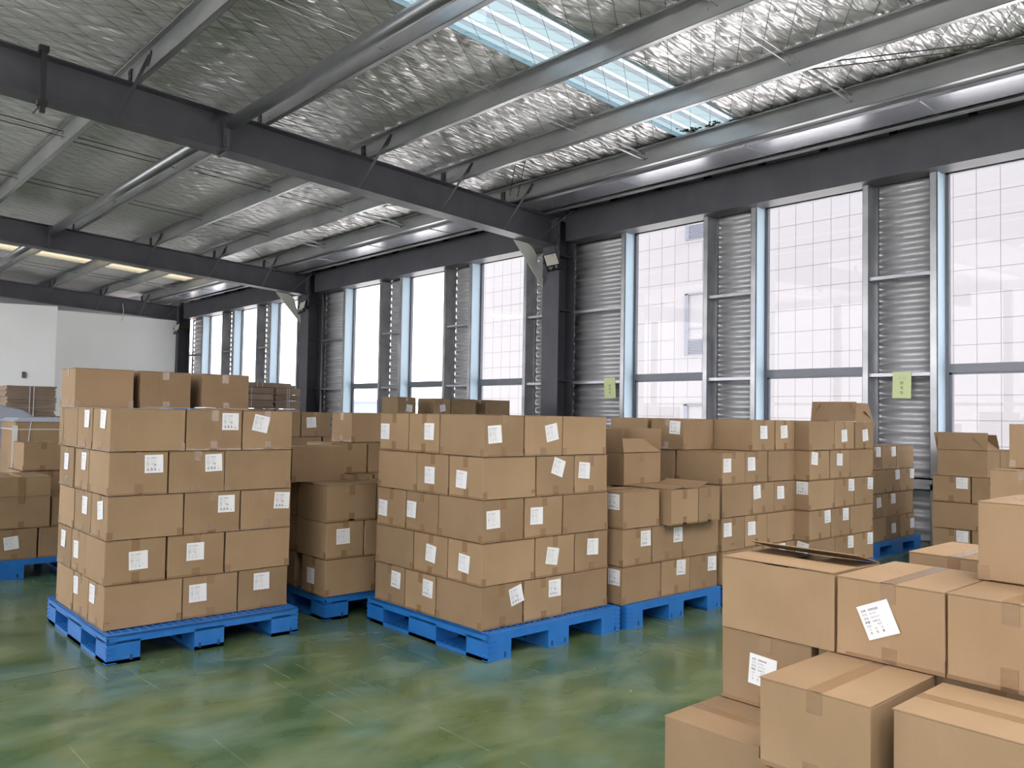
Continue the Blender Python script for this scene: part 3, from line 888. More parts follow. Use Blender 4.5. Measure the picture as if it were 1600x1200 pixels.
pallet(5.165, 4.52, 'blue plastic pallet under the half-height stack with open cartons', 0, .95)
pallet(6.33, 4.53, 'blue plastic pallet hidden behind the half-height stack, under a tall stack', 0, .88)
pallet(7.53, 4.37, 'blue plastic pallet under the tall stack with raised flaps, just behind the foreground pile', 0, 1.02)
pallet(9.70, 4.72, 'bright blue plastic pallet closest to the corrugated wall, runner side showing', PI/2, .98, .95)
pallet(9.62, 2.80, 'blue plastic pallet under the right-hand stack before the window', 0)
pallet(3.04, 1.13, 'blue plastic pallet under the foreground pile of cartons', 0, 1.0, 1.08)
pallet(2.16, 8.985, 'blue plastic pallet at the left edge behind the left front stack', 0)

# ------------------------------------------------------------------ cartons
def sticker_mesh(w, h, seed):
    r = random.Random(seed)
    n = 6; v = []; f = []
    cv = r.uniform(0, .004)
    for j in range(n+1):
        for i in range(n+1):
            x = -w/2 + w*i/n; y = -h/2 + h*j/n
            z = cv*((i/n)**3)*((1-j/n)) + .0004
            v.append((x, y, z))
    for j in range(n):
        for i in range(n):
            q = j*(n+1)+i; f.append((q, q+1, q+n+2, q+n+1))
    me = bpy.data.meshes.new('shipping_label'); me.from_pydata(v, [], f); me.materials.append(M['sticker'])
    return me
STICK = [sticker_mesh(.112, .112, k) for k in range(4)]
def print_lines(bold):
    L = []
    x = -.046
    for k, t in enumerate(('名称：纸制包装', '货号：B1708', '规格：400×300', '数量：100PCS')):
        L.append((t, x, .034-.0125*k, .0088, 0 if k in (0, 3) else 1))
    L.append(('日期：', x, -.016, .0078, 1)); L.append(('批次', x+.04, -.014, .0078, 1))
    for k, t in enumerate('长宽高重'):
        L.append((t, x+.004+.022*k, -.027, .0080, 1))
    for k, t in enumerate('号色重'):
        L.append((t, x+.004+.022*k, -.039, .0120 if bold else .0085, 0))
    return L
PRN = text_mesh(print_lines(False), [M['ink'], M['ink_soft']], 1)
PRB = text_mesh(print_lines(True), [M['ink'], M['ink_soft']], 1)
def bold_marks():
    r = random.Random(5); b = MB()
    for k in range(4):
        x = -.036+.022*k
        for t in range(5):
            a = r.uniform(0, PI); cx, cy = x+r.uniform(-.005, .005), -.036+r.uniform(-.006, .006)
            l = r.uniform(.004, .008)
            b.bar((cx-l*math.cos(a)/2*1.4, cy-l*math.sin(a)/2, 0), (cx+l*math.cos(a)/2*1.4, cy+l*math.sin(a)/2, 0), .0022, .0002)
    b.bar((.0, -.006, 0), (.012, -.004, 0), .003, .0002); b.bar((.008, -.014, 0), (.014, -.006, 0), .002, .0002)
    return b.mesh('handwriting', M['ink'])
HAND = bold_marks()

def flap_gap_body(L, W, H, r):
    b = MB()
    t = .0035
    j = lambda: r.uniform(-.0015, .0015)
    b.box(-L/2, L/2, -W/2, W/2, 0.001, H-t-.0006)
    return b
def add_sticker(root, spec, pull=None):
    face, u, zc, rot, bold = spec
    inv = root.matrix_world.inverted()
    if face == 'F':
        m = Matrix(((1, 0, 0, u), (0, 0, -1, root['_yf']-.0014), (0, 1, 0, zc), (0, 0, 0, 1)))
    else:
        m = Matrix(((0, 0, -1, root['_xl']-.0014), (-1, 0, 0, u), (0, 1, 0, zc), (0, 0, 0, 1)))
    m = m @ Matrix.Rotation(math.radians(rot), 4, 'Z')
    s = obj('shipping_label', STICK[random.randrange(4)], root)
    s.matrix_basis = inv @ m
    p = obj('print', PRB if bold else PRN, s); p.location = (0, 0, .0012)
    if bold: h = obj('handwriting', HAND, s); h.location = (0, 0, .0015)
def tape_parts(root, L, W, H, r, top=True, legs=True):
    tw = .048; y = r.uniform(-.006, .006)
    lt = r.uniform(.055, .075); lb = r.uniform(.05, .07)
    if top:
        b = MB(); e = .0012
        b.box(-L/2-e, L/2+e, y-tw/2, y+tw/2, H-.0002, H+.0006)
        if legs:
            for s in (-1, 1):
                x0, x1 = sorted((s*(L/2+.0002), s*(L/2+e))); b.box(x0, x1, y-tw/2, y+tw/2, H-lt, H+.0004)
        b.build('tape', M['tape'], root)
    if legs:
        for s in (-1, 1):
            b = MB()
            x0, x1 = sorted((s*(L/2+.0002), s*(L/2+.0012))); b.box(x0, x1, -y-tw/2, -y+tw/2, .002, lb)
            b.box(x0, x1, -W/2-.0008, W/2+.0008, .001, .014)
            for t in (-1, 1):
                y0, y1 = sorted((t*(W/2+.0002), t*(W/2+.001))); xa, xb = sorted((s*(L/2+.001), s*(L/2-.034))); b.box(xa, xb, y0, y1, .001, .050)
            b.build('bottom_tape', M['tape'], root)

def place(root_mesh_name, x0, x1, y0, y1, z0, ax, jit):
    cx, cy = (x0+x1)/2, (y0+y1)/2
    return cx, cy

def carton(x0, x1, y0, y1, z0, h, ax, label, group, stick=None, seed=None, mat_='card', jitter=.5, tape=True, name='cardboard_carton', gap=.0048):
    r = random.Random(seed if seed is not None else int(x0*7919+y0*104729+z0*1299709) & 0xffff)
    x0 += gap; x1 -= gap; y0 += gap; y1 -= gap; h_ = h-.0035
    dx, dy = x1-x0, y1-y0
    L, W = (dx, dy) if ax == 'X' else (dy, dx)
    rz = (0 if ax == 'X' else PI/2) + math.radians(r.uniform(-jitter, jitter))
    b = flap_gap_body(L, W, h_, r)
    root = b.build(name, M[mat_], None, bevel=.0035)
    root.location = ((x0+x1)/2 + r.uniform(-.003, .003), (y0+y1)/2 + r.uniform(-.003, .003), z0+.0006); root.rotation_euler = (0, 0, rz)
    tag(root, label, 'carton', group)
    # tiny out-of-square, as real cartons
    for v in root.data.vertices:
        k = 1 if v.co.z > h_*.5 else 0
        v.co.x += r.uniform(-.0015, .0015); v.co.y += r.uniform(-.0015, .0015)
    g = .0015
    for s in (-1, 1):
        ya, yb = sorted((s*g, s*(W/2+.0008)))
        f = MB(); t = .0035
        w_ = r.uniform(0, .0014)
        f.prism([(ya, h_-t - (w_ if s < 0 else 0)*0), (yb, h_-t), (yb, h_), (ya, h_)], 'x', -L/2-.0012, L/2+.0012)
        f.build('flap', M[mat_], root)
    root['_yf'] = y0; root['_xl'] = x0
    bpy.context.view_layer.update()
    root_mw = Matrix.Translation(root.location) @ Matrix.Rotation(rz, 4, 'Z')
    root.matrix_world = root_mw
    if tape: tape_parts(root, L, W, h_, r)
    if stick: 
        # keep the sticker flush with the slightly turned face
        face, u, zc, rot, bold = stick
        add_sticker_local(root, stick, L, W, rz, ax)
    del root['_yf']; del root['_xl']
    return root
def add_sticker_local(root, stick, L, W, rz, ax):
    face, u, zc, rot, bold = stick
    inv = root.matrix_world.inverted()
    base = 0 if ax == 'X' else PI/2
    off = rz - base
    # the face plane in the local frame
    if face == 'F':
        y = -(W if ax == 'X' else L)/2
        loc = Vector((u, root.location.y, zc)); a = 0.0
        m = Matrix(((1, 0, 0, 0), (0, 0, -1, 0), (0, 1, 0, 0), (0, 0, 0, 1)))
        cx = u - root.location.x; p = Vector((cx, y-.0016, zc-root.location.z))
        half = (L if ax == 'X' else W)/2
        p.x = max(-half+.057, min(half-.057, p.x))
    else:
        x = -(L if ax == 'X' else W)/2
        m = Matrix(((0, 0, -1, 0), (-1, 0, 0, 0), (0, 1, 0, 0), (0, 0, 0, 1)))
        cy = u - root.location.y; p = Vector((x-.0016, cy, zc-root.location.z))
        half = (W if ax == 'X' else L)/2
        p.y = max(-half+.057, min(half-.057, p.y))
    hz = max(v.co.z for v in root.data.vertices)
    p.z = max(.062, min(hz-.062, p.z))
    # p is in axis-aligned frame about the centre; turn into local by undoing base rotation
    mm = Matrix.Rotation(-base, 4, 'Z') @ Matrix.Translation(p) @ m @ Matrix.Rotation(math.radians(rot), 4, 'Z')
    s = obj('shipping_label', STICK[random.randrange(4)], root)
    s.matrix_basis = mm
    pr = obj('print', PRB if bold else PRN, s); pr.location = (0, 0, .0014)
    if bold:
        hh = obj('handwriting', HAND, s); hh.location = (0, 0, .0018)

def open_carton(x0, x1, y0, y1, z0, h, label, group, ang, stick=None, tapeface=None, tapetop=False, long_=None):
    """ang: dict side -> opening angle of its flap in degrees (0 shut, 90 upright, 180 folded out)"""
    cx, cy = (x0+x1)/2, (y0+y1)/2; hx, hy = (x1-x0)/2-.0025, (y1-y0)/2-.0025; t = .004; h -= .002
    b = MB()
    b.box(-hx, hx, -hy, hy, 0, t)
    b.box(-hx, hx, -hy, -hy+t, t, h-t); b.box(-hx, hx, hy-t, hy, t, h-t)
    b.box(-hx, -hx+t, -hy+t, hy-t, t, h-t); b.box(hx-t, hx, -hy+t, hy-t, t, h-t)
    root = b.build('open_carton', M['card']); root.location = (cx, cy, z0+.0006)
    tag(root, label, 'carton', group)
    fl_ = min(hx, hy)
    dz = 0
    for side, a in ang.items():
        a = math.radians(a); ca, sa = math.cos(a), math.sin(a); z = h - t + .001 + (.0045 if side in ('-x', '+x') and hx < hy or side in ('-y', '+y') and hy <= hx else 0)
        P = [(0, 0), (fl_*ca, fl_*sa), (fl_*ca - t*.8*sa, fl_*sa + t*.8*ca), (-t*.8*sa, t*.8*ca)]
        f = MB()
        if side == '-x': f.prism([(-hx+p[0], z+p[1]) for p in P], 'y', -hy+.002, hy-.002)
        if side == '+x': f.prism([(hx-p[0], z+p[1]) for p in P], 'y', -hy+.002, hy-.002)
        if side == '-y': f.prism([(-hy+p[0], z+p[1]) for p in P], 'x', -hx+.002, hx-.002)
        if side == '+y': f.prism([(hy-p[0], z+p[1]) for p in P], 'x', -hx+.002, hx-.002)
        f.build('flap', M['card'], root)
    if tapeface:
        tw = .024
        for s in tapeface:
            for part_ in (0, 1):
                b = MB()
                if s == '-x':
                    if part_: b.box(-hx-.0012, -hx-.0002, -tw, tw, .002, .06); b.box(-hx-.0012, -hx-.0002, -hy, hy, .001, .014)
                    else: b.box(-hx-.0012, -hx-.0002, -tw, tw, h-.075, h-t)
                else:
                    if part_: b.box(-tw, tw, -hy-.0012, -hy-.0002, .002, .06); b.box(-hx, hx, -hy-.0012, -hy-.0002, .001, .014)
                    else: b.box(-tw, tw, -hy-.0012, -hy-.0002, h-.075, h-t)
                b.build('bottom_tape' if part_ else 'tape', M['tape'], root)
    root.matrix_world = Matrix.Translation(root.location)
    if stick: add_sticker_local(root, stick, hx*2, hy*2, 0, 'X')
    return root

BH = .268
ZL = [.17 + BH*k for k in range(7)]
BOXES = [
('S1',5,'F0',1.540,1.999,5.330,5.696,'X',('L', 5.474, 1.438, -3, 0)),
('S1',5,'F1',1.999,2.376,5.330,5.792,'Y',('F', 2.292, 1.432, 0, 1)),
('S1',5,'F2',2.376,2.744,5.330,5.792,'Y',('F', 2.506, 1.42, -12, 0)),
('S1',5,'L1',1.540,1.999,5.696,6.031,'X',('L', 5.811, 1.437, 0, 0)),
('S1',5,'L2',1.540,1.897,6.031,6.372,'Y',None),
('S1',4,'F0',1.540,1.898,5.330,5.745,'Y',('F', 1.809, 1.165, 1, 1)),
('S1',4,'F1',1.898,2.266,5.330,5.792,'Y',('F', 2.187, 1.163, 2, 1)),
('S1',4,'F2',2.266,2.747,5.330,5.687,'X',None),
('S1',4,'L1',1.540,1.898,5.745,6.071,'X',('L', 5.853, 1.161, 0, 0)),
('S1',4,'L2',1.540,2.002,6.071,6.437,'X',('L', 6.254, 1.14, 0, 0)),
('S1',3,'F0',1.540,2.002,5.330,5.668,'X',('L', 5.471, 0.88, 8, 0)),
('S1',3,'F1',2.002,2.380,5.330,5.792,'Y',('F', 2.281, 0.891, 0, 1)),
('S1',3,'F2',2.380,2.746,5.330,5.792,'Y',('F', 2.676, 0.892, -3, 1)),
('S1',3,'L1',1.540,2.002,5.668,6.034,'X',('L', 5.804, 0.882, 0, 0)),
('S1',3,'L2',1.540,1.897,6.034,6.423,'Y',None),
('S1',2,'F0',1.540,1.907,5.330,5.750,'Y',('F', 1.737, 0.576, 2, 0)),
('S1',2,'F1',1.907,2.279,5.330,5.792,'Y',('F', 2.087, 0.596, 0, 0)),
('S1',2,'F2',2.279,2.744,5.330,5.687,'X',None),
('S1',2,'L1',1.540,1.907,5.750,6.080,'X',('L', 5.96, 0.58, 3, 0)),
('S1',2,'L2',1.540,2.002,6.080,6.425,'X',('L', 6.272, 0.614, 0, 0)),
('S1',1,'F0',1.540,2.012,5.330,5.654,'X',('L', 5.572, 0.357, 0, 0)),
('S1',1,'F1',2.012,2.379,5.330,5.792,'Y',('F', 2.113, 0.328, 1, 0)),
('S1',1,'F2',2.379,2.738,5.330,5.792,'Y',('F', 2.544, 0.353, 0, 0)),
('S1',1,'L1',1.540,2.002,5.654,6.005,'X',('L', 5.94, 0.351, 4, 0)),
('S1',1,'L2',1.540,1.897,6.005,6.411,'Y',None),
('S2',5,'F0',3.320,3.670,3.940,4.397,'Y',('F', 3.41, 1.385, 4, 0)),
('S2',5,'F1',3.670,4.020,3.940,4.402,'Y',('F', 3.916, 1.396, 11, 0)),
('S2',5,'F2',4.020,4.470,3.940,4.297,'X',None),
('S2',5,'L1',3.320,3.670,4.397,4.757,'X',('L', 4.514, 1.388, 0, 0)),
('S2',5,'L2',3.320,3.782,4.757,5.121,'X',('L', 5.052, 1.376, 0, 0)),
('S2',4,'F0',3.320,3.774,3.940,4.298,'X',('L', 4.16, 1.091, -3, 0)),
('S2',4,'F1',3.774,4.139,3.940,4.402,'Y',('F', 3.982, 1.163, -18, 0)),
('S2',4,'F2',4.139,4.482,3.940,4.402,'Y',('F', 4.234, 1.134, -5, 0)),
('S2',4,'L1',3.320,3.774,4.298,4.656,'X',('L', 4.504, 1.096, 0, 0)),
('S2',4,'L2',3.320,3.677,4.656,5.135,'Y',None),
('S2',3,'F0',3.320,3.677,3.940,4.399,'Y',('F', 3.414, 0.851, 2, 0)),
('S2',3,'F1',3.677,4.032,3.940,4.402,'Y',('F', 3.784, 0.85, -1, 0)),
('S2',3,'F2',4.032,4.494,3.940,4.297,'X',None),
('S2',3,'L1',3.320,3.677,4.399,4.775,'X',('L', 4.706, 0.849, -1, 0)),
('S2',3,'L2',3.320,3.782,4.775,5.136,'X',('L', 5.06, 0.828, -2, 0)),
('S2',2,'F0',3.320,3.781,3.940,4.293,'X',('L', 4.12, 0.563, -4, 0)),
('S2',2,'F1',3.781,4.156,3.940,4.402,'Y',('F', 3.937, 0.573, -10, 0)),
('S2',2,'F2',4.156,4.499,3.940,4.402,'Y',('F', 4.337, 0.6, -3, 0)),
('S2',2,'L1',3.320,3.781,4.293,4.673,'X',('L', 4.475, 0.578, -5, 0)),
('S2',2,'L2',3.320,3.677,4.673,5.141,'Y',None),
('S2',1,'F0',3.320,3.679,3.940,4.408,'Y',('F', 3.619, 0.356, 14, 1)),
('S2',1,'F1',3.679,4.037,3.940,4.402,'Y',('F', 3.963, 0.359, 0, 1)),
('S2',1,'F2',4.037,4.498,3.940,4.297,'X',None),
('S2',1,'L1',3.320,3.782,4.408,4.762,'X',('L', 4.495, 0.344, -3, 1)),
('S2',1,'L2',3.320,3.782,4.762,5.133,'X',('L', 4.873, 0.344, -3, 1)),
('S3',1,'F0',3.040,3.471,5.360,5.717,'X',('L', 5.571, 0.298, 0, 0)),
('S3',1,'F1',3.471,3.842,5.360,5.822,'Y',None),
('S3',2,'F0',3.040,3.362,5.360,5.822,'Y',('F', 3.184, 0.598, 1, 0)),
('S3',2,'F1',3.362,3.714,5.360,5.822,'Y',None),
('S3',3,'F0',3.040,3.450,5.360,5.822,'Y',None),
('S4',1,'F0',4.560,5.009,3.860,4.217,'X',('L', 3.944, 0.361, 0, 1)),
('S4',1,'F1',5.009,5.368,3.860,4.322,'Y',('F', 5.252, 0.37, -2, 1)),
('S4',1,'F2',5.368,5.738,3.860,4.322,'Y',('F', 5.657, 0.357, -2, 1)),
('S4',2,'F0',4.560,4.891,3.860,4.322,'Y',('F', 4.816, 0.626, 0, 1)),
('S4',2,'F1',4.891,5.265,3.860,4.322,'Y',('F', 5.208, 0.622, 0, 1)),
('S4',2,'F2',5.265,5.750,3.860,4.217,'X',None),
('S4',3,'F0',4.560,4.977,3.860,4.217,'X',('L', 3.953, 0.898, 0, 1)),
('S5',1,'F0',5.755,6.212,3.840,4.197,'X',None),
('S5',1,'F1',6.212,6.557,3.840,4.302,'Y',None),
('S5',1,'F2',6.557,6.914,3.840,4.302,'Y',('F', 6.683, 0.415, 0, 0)),
('S5',2,'F0',5.755,6.093,3.840,4.302,'Y',('F', 5.839, 0.609, 0, 0)),
('S5',2,'F1',6.093,6.450,3.840,4.302,'Y',('F', 6.199, 0.594, 0, 0)),
('S5',2,'F2',6.450,6.912,3.840,4.197,'X',None),
('S5',3,'F0',5.755,6.206,3.840,4.197,'X',None),
('S5',3,'F1',6.206,6.552,3.840,4.302,'Y',('F', 6.275, 0.894, 5, 0)),
('S5',3,'F2',6.552,6.909,3.840,4.302,'Y',('F', 6.657, 0.873, 0, 0)),
('S5',4,'F0',5.755,6.096,3.840,4.302,'Y',('F', 5.829, 1.13, 0, 0)),
('S5',4,'F1',6.096,6.455,3.840,4.302,'Y',('F', 6.193, 1.134, 0, 0)),
('S5',4,'F2',6.455,6.907,3.840,4.197,'X',None),
('S6',5,'F0',6.900,7.369,3.700,4.057,'X',None),
('S6',5,'F1',7.369,7.764,3.700,4.162,'Y',('F', 7.557, 1.372, 4, 0)),
('S6',5,'F2',7.764,8.158,3.700,4.162,'Y',('F', 7.978, 1.377, 6, 0)),
('S6',4,'F0',6.900,7.273,3.700,4.162,'Y',('F', 6.989, 1.17, -6, 0)),
('S6',4,'F1',7.273,7.660,3.700,4.162,'Y',('F', 7.457, 1.151, -3, 0)),
('S6',4,'F2',7.660,8.159,3.700,4.057,'X',None),
('S6',3,'F0',6.900,7.372,3.700,4.057,'X',('L', 3.771, 0.932, 0, 1)),
('S6',3,'F1',7.372,7.765,3.700,4.162,'Y',('F', 7.7, 0.934, -2, 1)),
('S6',3,'F2',7.765,8.159,3.700,4.162,'Y',('F', 8.089, 0.927, -5, 1)),
('S6',2,'F0',6.900,7.300,3.700,4.162,'Y',('F', 7.239, 0.667, 3, 1)),
('S6',2,'F1',7.300,7.675,3.700,4.162,'Y',('F', 7.58, 0.662, 0, 1)),
('S6',2,'F2',7.675,8.145,3.700,4.057,'X',None),
('S6',1,'F0',6.900,7.387,3.700,4.057,'X',('L', 3.771, 0.432, -10, 1)),
('S6',1,'F1',7.387,7.754,3.700,4.162,'Y',('F', 7.689, 0.42, -3, 1)),
('S6',1,'F2',7.754,8.160,3.700,4.162,'Y',('F', 8.09, 0.393, -3, 1)),
('S7',4,'F0',9.026,9.375,4.150,4.612,'Y',('F', 9.278, 1.196, -2, 0)),
('S7',4,'F1',9.375,9.751,4.150,4.612,'Y',('F', 9.674, 1.191, 4, 0)),
('S7',4,'F2',9.751,10.221,4.150,4.507,'X',None),
('S7',3,'F0',9.027,9.474,4.150,4.507,'X',None),
('S7',3,'F1',9.474,9.846,4.150,4.612,'Y',('F', 9.777, 0.915, 4, 0)),
('S7',3,'F2',9.846,10.238,4.150,4.612,'Y',('F', 10.177, 0.913, -3, 0)),
('S7',2,'F0',9.027,9.375,4.150,4.612,'Y',('F', 9.288, 0.606, 5, 0)),
('S7',2,'F1',9.375,9.742,4.150,4.612,'Y',('F', 9.657, 0.634, 0, 0)),
('S7',2,'F2',9.742,10.219,4.150,4.507,'X',None),
('S7',1,'F0',9.028,9.474,4.150,4.507,'X',None),
('S7',1,'F1',9.474,9.845,4.150,4.612,'Y',('F', 9.674, 0.296, 0, 0)),
('S7',1,'F2',9.845,10.237,4.150,4.612,'Y',('F', 10.175, 0.318, 0, 0)),
]
ROWN = ['', 'bottom row', 'second row up', 'third row up', 'fourth row up', 'fifth row up', 'sixth row up']
POSN = {'F0': 'front corner', 'F1': 'middle of right face', 'F2': 'right end', 'L1': 'middle of left face', 'L2': 'far left end'}
POSR = {'F0': 'leftmost visible', 'F1': 'middle', 'F2': 'rightmost'}
STK = {'S1': 'left front stack', 'S2': 'centre front stack', 'S3': 'shaded stack between the front stacks', 'S4': 'half-height stack with open cartons',
       'S5': 'tall stack right of the half-height one', 'S6': 'tall stack with raised flaps', 'S7': 'stack closest to the corrugated wall',
       'S8': 'right-hand stack before the window'}
SKIP = {('S6', 5, 'F2'), ('S3', 3, 'F0')}
def lab(row, pos, st, stuck):
    return '%s carton, %s, %s, %s' % ('white-stickered' if stuck else 'plain', ROWN[row], pos, STK[st])
for (st, row, pos, x0, x1, y0, y1, ax, stick) in BOXES:
    if (st, row, pos) in SKIP: continue
    if st == 'S3' or st == 'S7': pn = POSR[pos] if pos in POSR else POSN[pos]
    else: pn = POSN[pos]
    if stick and stick[0] == 'L' and pos == 'F0':
        pass
    carton(x0, x1, y0, y1, ZL[row-1], BH, ax, lab(row, pn, st, stick), 'cartons of the %s' % STK[st], stick)
def C(x0, x1, y0, y1, row, ax, label, group, stick=None, h=BH, z=None, **k):
    return carton(x0, x1, y0, y1, ZL[row-1] if z is None else z, h, ax, label, group, stick, **k)

def load(x0, x1, y0, y1, z0, z1, label):
    b = MB().box(x0-(x0+x1)/2, x1-(x0+x1)/2, y0-(y0+y1)/2, y1-(y0+y1)/2, 0, z1-z0-.002)
    o = b.build('wrapped_load', M['card'], None, bevel=.01); o.location = ((x0+x1)/2, (y0+y1)/2, z0+.001)
    tag(o, label, 'load', 'film-wrapped inner loads')
    w, d, h = (x1-x0)/2, (y1-y0)/2, z1-z0
    MB().box(-w-.001, w+.001, -d-.001, d+.001, .02, .07).build('film_band', M['wrap'], o)
    if h > .5: MB().box(-w-.001, w+.001, -d-.001, d+.001, h-.12, h-.05).build('film_band', M['wrap'], o)
    return o
# backs of the front stacks, seen only over their tops
g1 = 'cartons of the left front stack'; g2 = 'cartons of the centre front stack'
load(2.015, 2.74, 5.81, 6.53, .17, ZL[5], 'wrapped inner load at the back of the left front stack')
C(1.545, 1.90, 6.40, 6.52, 5, 'X', 'narrow end of a carton at the rear left corner of the left front stack', g1)
# three loose cartons on top
C(1.530, 1.915, 6.08, 6.43, 6, 'X', 'left of three cartons on top of the left front stack', 'three cartons on top of the left front stack', jitter=1)
C(1.945, 2.305, 6.07, 6.50, 6, 'Y', 'middle of three cartons on top of the left front stack, tape on its face', 'three cartons on top of the left front stack', jitter=1)
C(2.385, 2.750, 6.06, 6.52, 6, 'Y', 'right of three cartons on top of the left front stack, standing slightly apart', 'three cartons on top of the left front stack', jitter=1)
# centre stack fill
load(3.80, 4.49, 4.43, 5.12, .17, ZL[5], 'wrapped inner load at the back of the centre front stack')
# printed papers left on the left stack
b = MB()
for k, (a, x, y, w_, h_) in enumerate(((.2, 2.03, 5.42, .20, .10), (-.15, 2.16, 5.45, .16, .10), (.05, 2.30, 5.46, .22, .11))):
    m_ = MB().box(-w_/2, w_/2, -h_/2, h_/2, 0, .004+.002*k)
for nm, mt, x, y, w_, h_, rz, z, lb in (('booklet', 'booklet', 2.00, 5.47, .20, .13, .15, 0, 'blue booklet lying on top of the left front stack'),
                                     ('paper_sheet', 'card_dark', 2.24, 5.50, .28, .16, -.08, 0, 'brown paper lying beside the blue booklet'),
                                     ('paper_slip', 'sticker', 2.17, 5.46, .10, .09, .5, .007, 'white slip of paper curling on the brown paper')):
    o = MB().prism([(-w_/2, .001), (0, .003), (w_/2, .001), (w_/2, .005), (0, .008), (-w_/2, .006)], 'y', -h_/2, h_/2).build(nm, M[mt])
    o.location = (x, y, ZL[5]+z); o.rotation_euler = (0, 0, rz); tag(o, lb, 'paper')

# shaded stack between the front stacks
g3 = 'cartons of the shaded stack between the front stacks'
open_carton(3.040, 3.462, 5.36, 5.80, ZL[2], BH, 'taped carton with a lifted top flap, third row, shaded stack between front stacks', g3, {'-x': 0, '+x': 0, '-y': 0, '+y': 3}, tapeface=['-y'])
C(3.470, 3.83, 5.36, 5.82, 3, 'Y', 'carton right of the lifted-flap carton, mostly behind the centre front stack', g3)
for row in (1, 2, 3):
    C(3.045, 3.505, 5.835, 6.19, row, 'X', 'carton at the shaded left back of the stack between the front stacks, %s' % ROWN[row], g3)
    if row == 3: C(3.63, 3.99, 6.235, 6.68, row, 'Y', 'rear carton of the stack between front stacks, left of two, %s' % ROWN[row], g3)
    if row == 3: C(4.00, 4.35, 6.235, 6.68, row, 'Y', 'rear carton of the stack between front stacks, right of two, %s' % ROWN[row], g3)
load(3.64, 4.34, 6.24, 6.68, .17, ZL[2], 'wrapped inner load at the rear of the shaded stack')
C(2.945, 3.405, 5.72, 6.08, 4, 'X', 'broad plain carton showing its top, between the two front stacks', g3)
C(3.63, 3.99, 6.34, 6.80, 4, 'Y', 'taped carton just right of and behind the broad plain carton', g3)
C(3.997, 4.355, 6.34, 6.80, 4, 'Y', 'carton beside the centre stack edge, right of the taped one', g3)
C(3.888, 4.35, 6.453, 6.81, 5, 'X', 'pale sunlit carton with tape on its narrow end, topmost between the front stacks', g3)
# farther stack in the gap
g13 = 'cartons of the far stack in the gap between the front stacks'
n13 = 'far stack in the gap between front stacks'
load(3.90, 4.99, 8.11, 8.60, 0, ZL[3], 'wrapped load under the far stack in the gap')
C(4.058, 4.518, 8.10, 8.46, 4, 'X', 'partly seen carton, fourth row, left, %s' % n13, g13)
C(4.53, 4.99, 8.10, 8.46, 4, 'X', 'partly seen carton, fourth row, right, %s' % n13, g13)
C(3.905, 4.261, 8.10, 8.56, 5, 'Y', 'partly seen carton, top row, left, %s' % n13, g13)
C(4.268, 4.628, 8.10, 8.56, 5, 'Y', 'labelled carton, top row, middle, %s' % n13, g13, ('F', 4.386, 1.396, 4, 0))

# half-height stack with open cartons on it
g4 = 'cartons of the half-height stack'
load(4.565, 5.66, 4.34, 4.79, .17, ZL[2], 'wrapped inner load at the back of the half-height stack')
C(4.93, 5.40, 4.335, 4.795, 3, 'X', 'back carton of the half-height stack, under the wide open carton', g4)
open_carton(5.025, 5.365, 3.79, 4.20, ZL[2], BH, 'jutting open carton with loose flaps on the half-height stack, left of two', g4, {'-x': 4, '+x': 2, '-y': 0, '+y': 0}, tapeface=['-y'])
open_carton(5.37, 5.655, 3.79, 4.20, ZL[2], BH, 'jutting open carton with loose flaps on the half-height stack, right of two', g4, {'-x': 17, '+x': -50, '-y': -55, '+y': -8}, tapeface=['-y'])
open_carton(4.975, 5.435, 4.21, 4.60, ZL[3], BH-.01, 'wide open carton with upright flaps on top of the half-height stack', g4, {'-x': 100, '+x': 92, '-y': 32, '+y': 84}, tapeface=['-y'])

# tall stack beyond it
g5 = 'cartons of the %s' % STK['S5']
load(5.76, 6.21, 4.32, 4.67, .17, ZL[3], 'wrapped inner load of the tall stack behind the open carton')
load(5.76, 6.21, 4.685, 5.03, .17, ZL[4], 'wrapped rear load of the tall stack behind the open carton')
C(5.757, 6.217, 4.315, 4.67, 4, 'X', 'inner left carton, fourth row up, in the gap behind the open carton', g5)
C(6.197, 6.560, 3.84, 4.30, 5, 'Y', 'labelled carton, top row, second from right, %s' % STK['S5'], g5, ('F', 6.375, 1.40, 0, 0))
C(6.566, 6.900, 3.84, 4.30, 5, 'Y', 'labelled carton, top row, rightmost, %s' % STK['S5'], g5, ('F', 6.71, 1.405, 4, 0))
C(5.748, 6.190, 4.215, 4.57, 5, 'X', 'top-row carton with label and tape on its left end, above the open carton', g5, ('L', 4.31, 1.43, -3, 1))
C(5.748, 6.11, 4.60, 5.035, 5, 'Y', 'plain top-row carton farthest left, above the wide open carton', g5)

# tall stack with raised flaps
open_carton(7.772, 8.158, 3.70, 4.162, ZL[4], BH, 'labelled open carton with two raised flaps, top right of its tall stack', 'cartons of the tall stack with raised flaps', {'-x': 82, '+x': 30, '-y': 74, '+y': 60}, ('F', 7.978, 1.377, 6, 0), tapeface=['-y'])

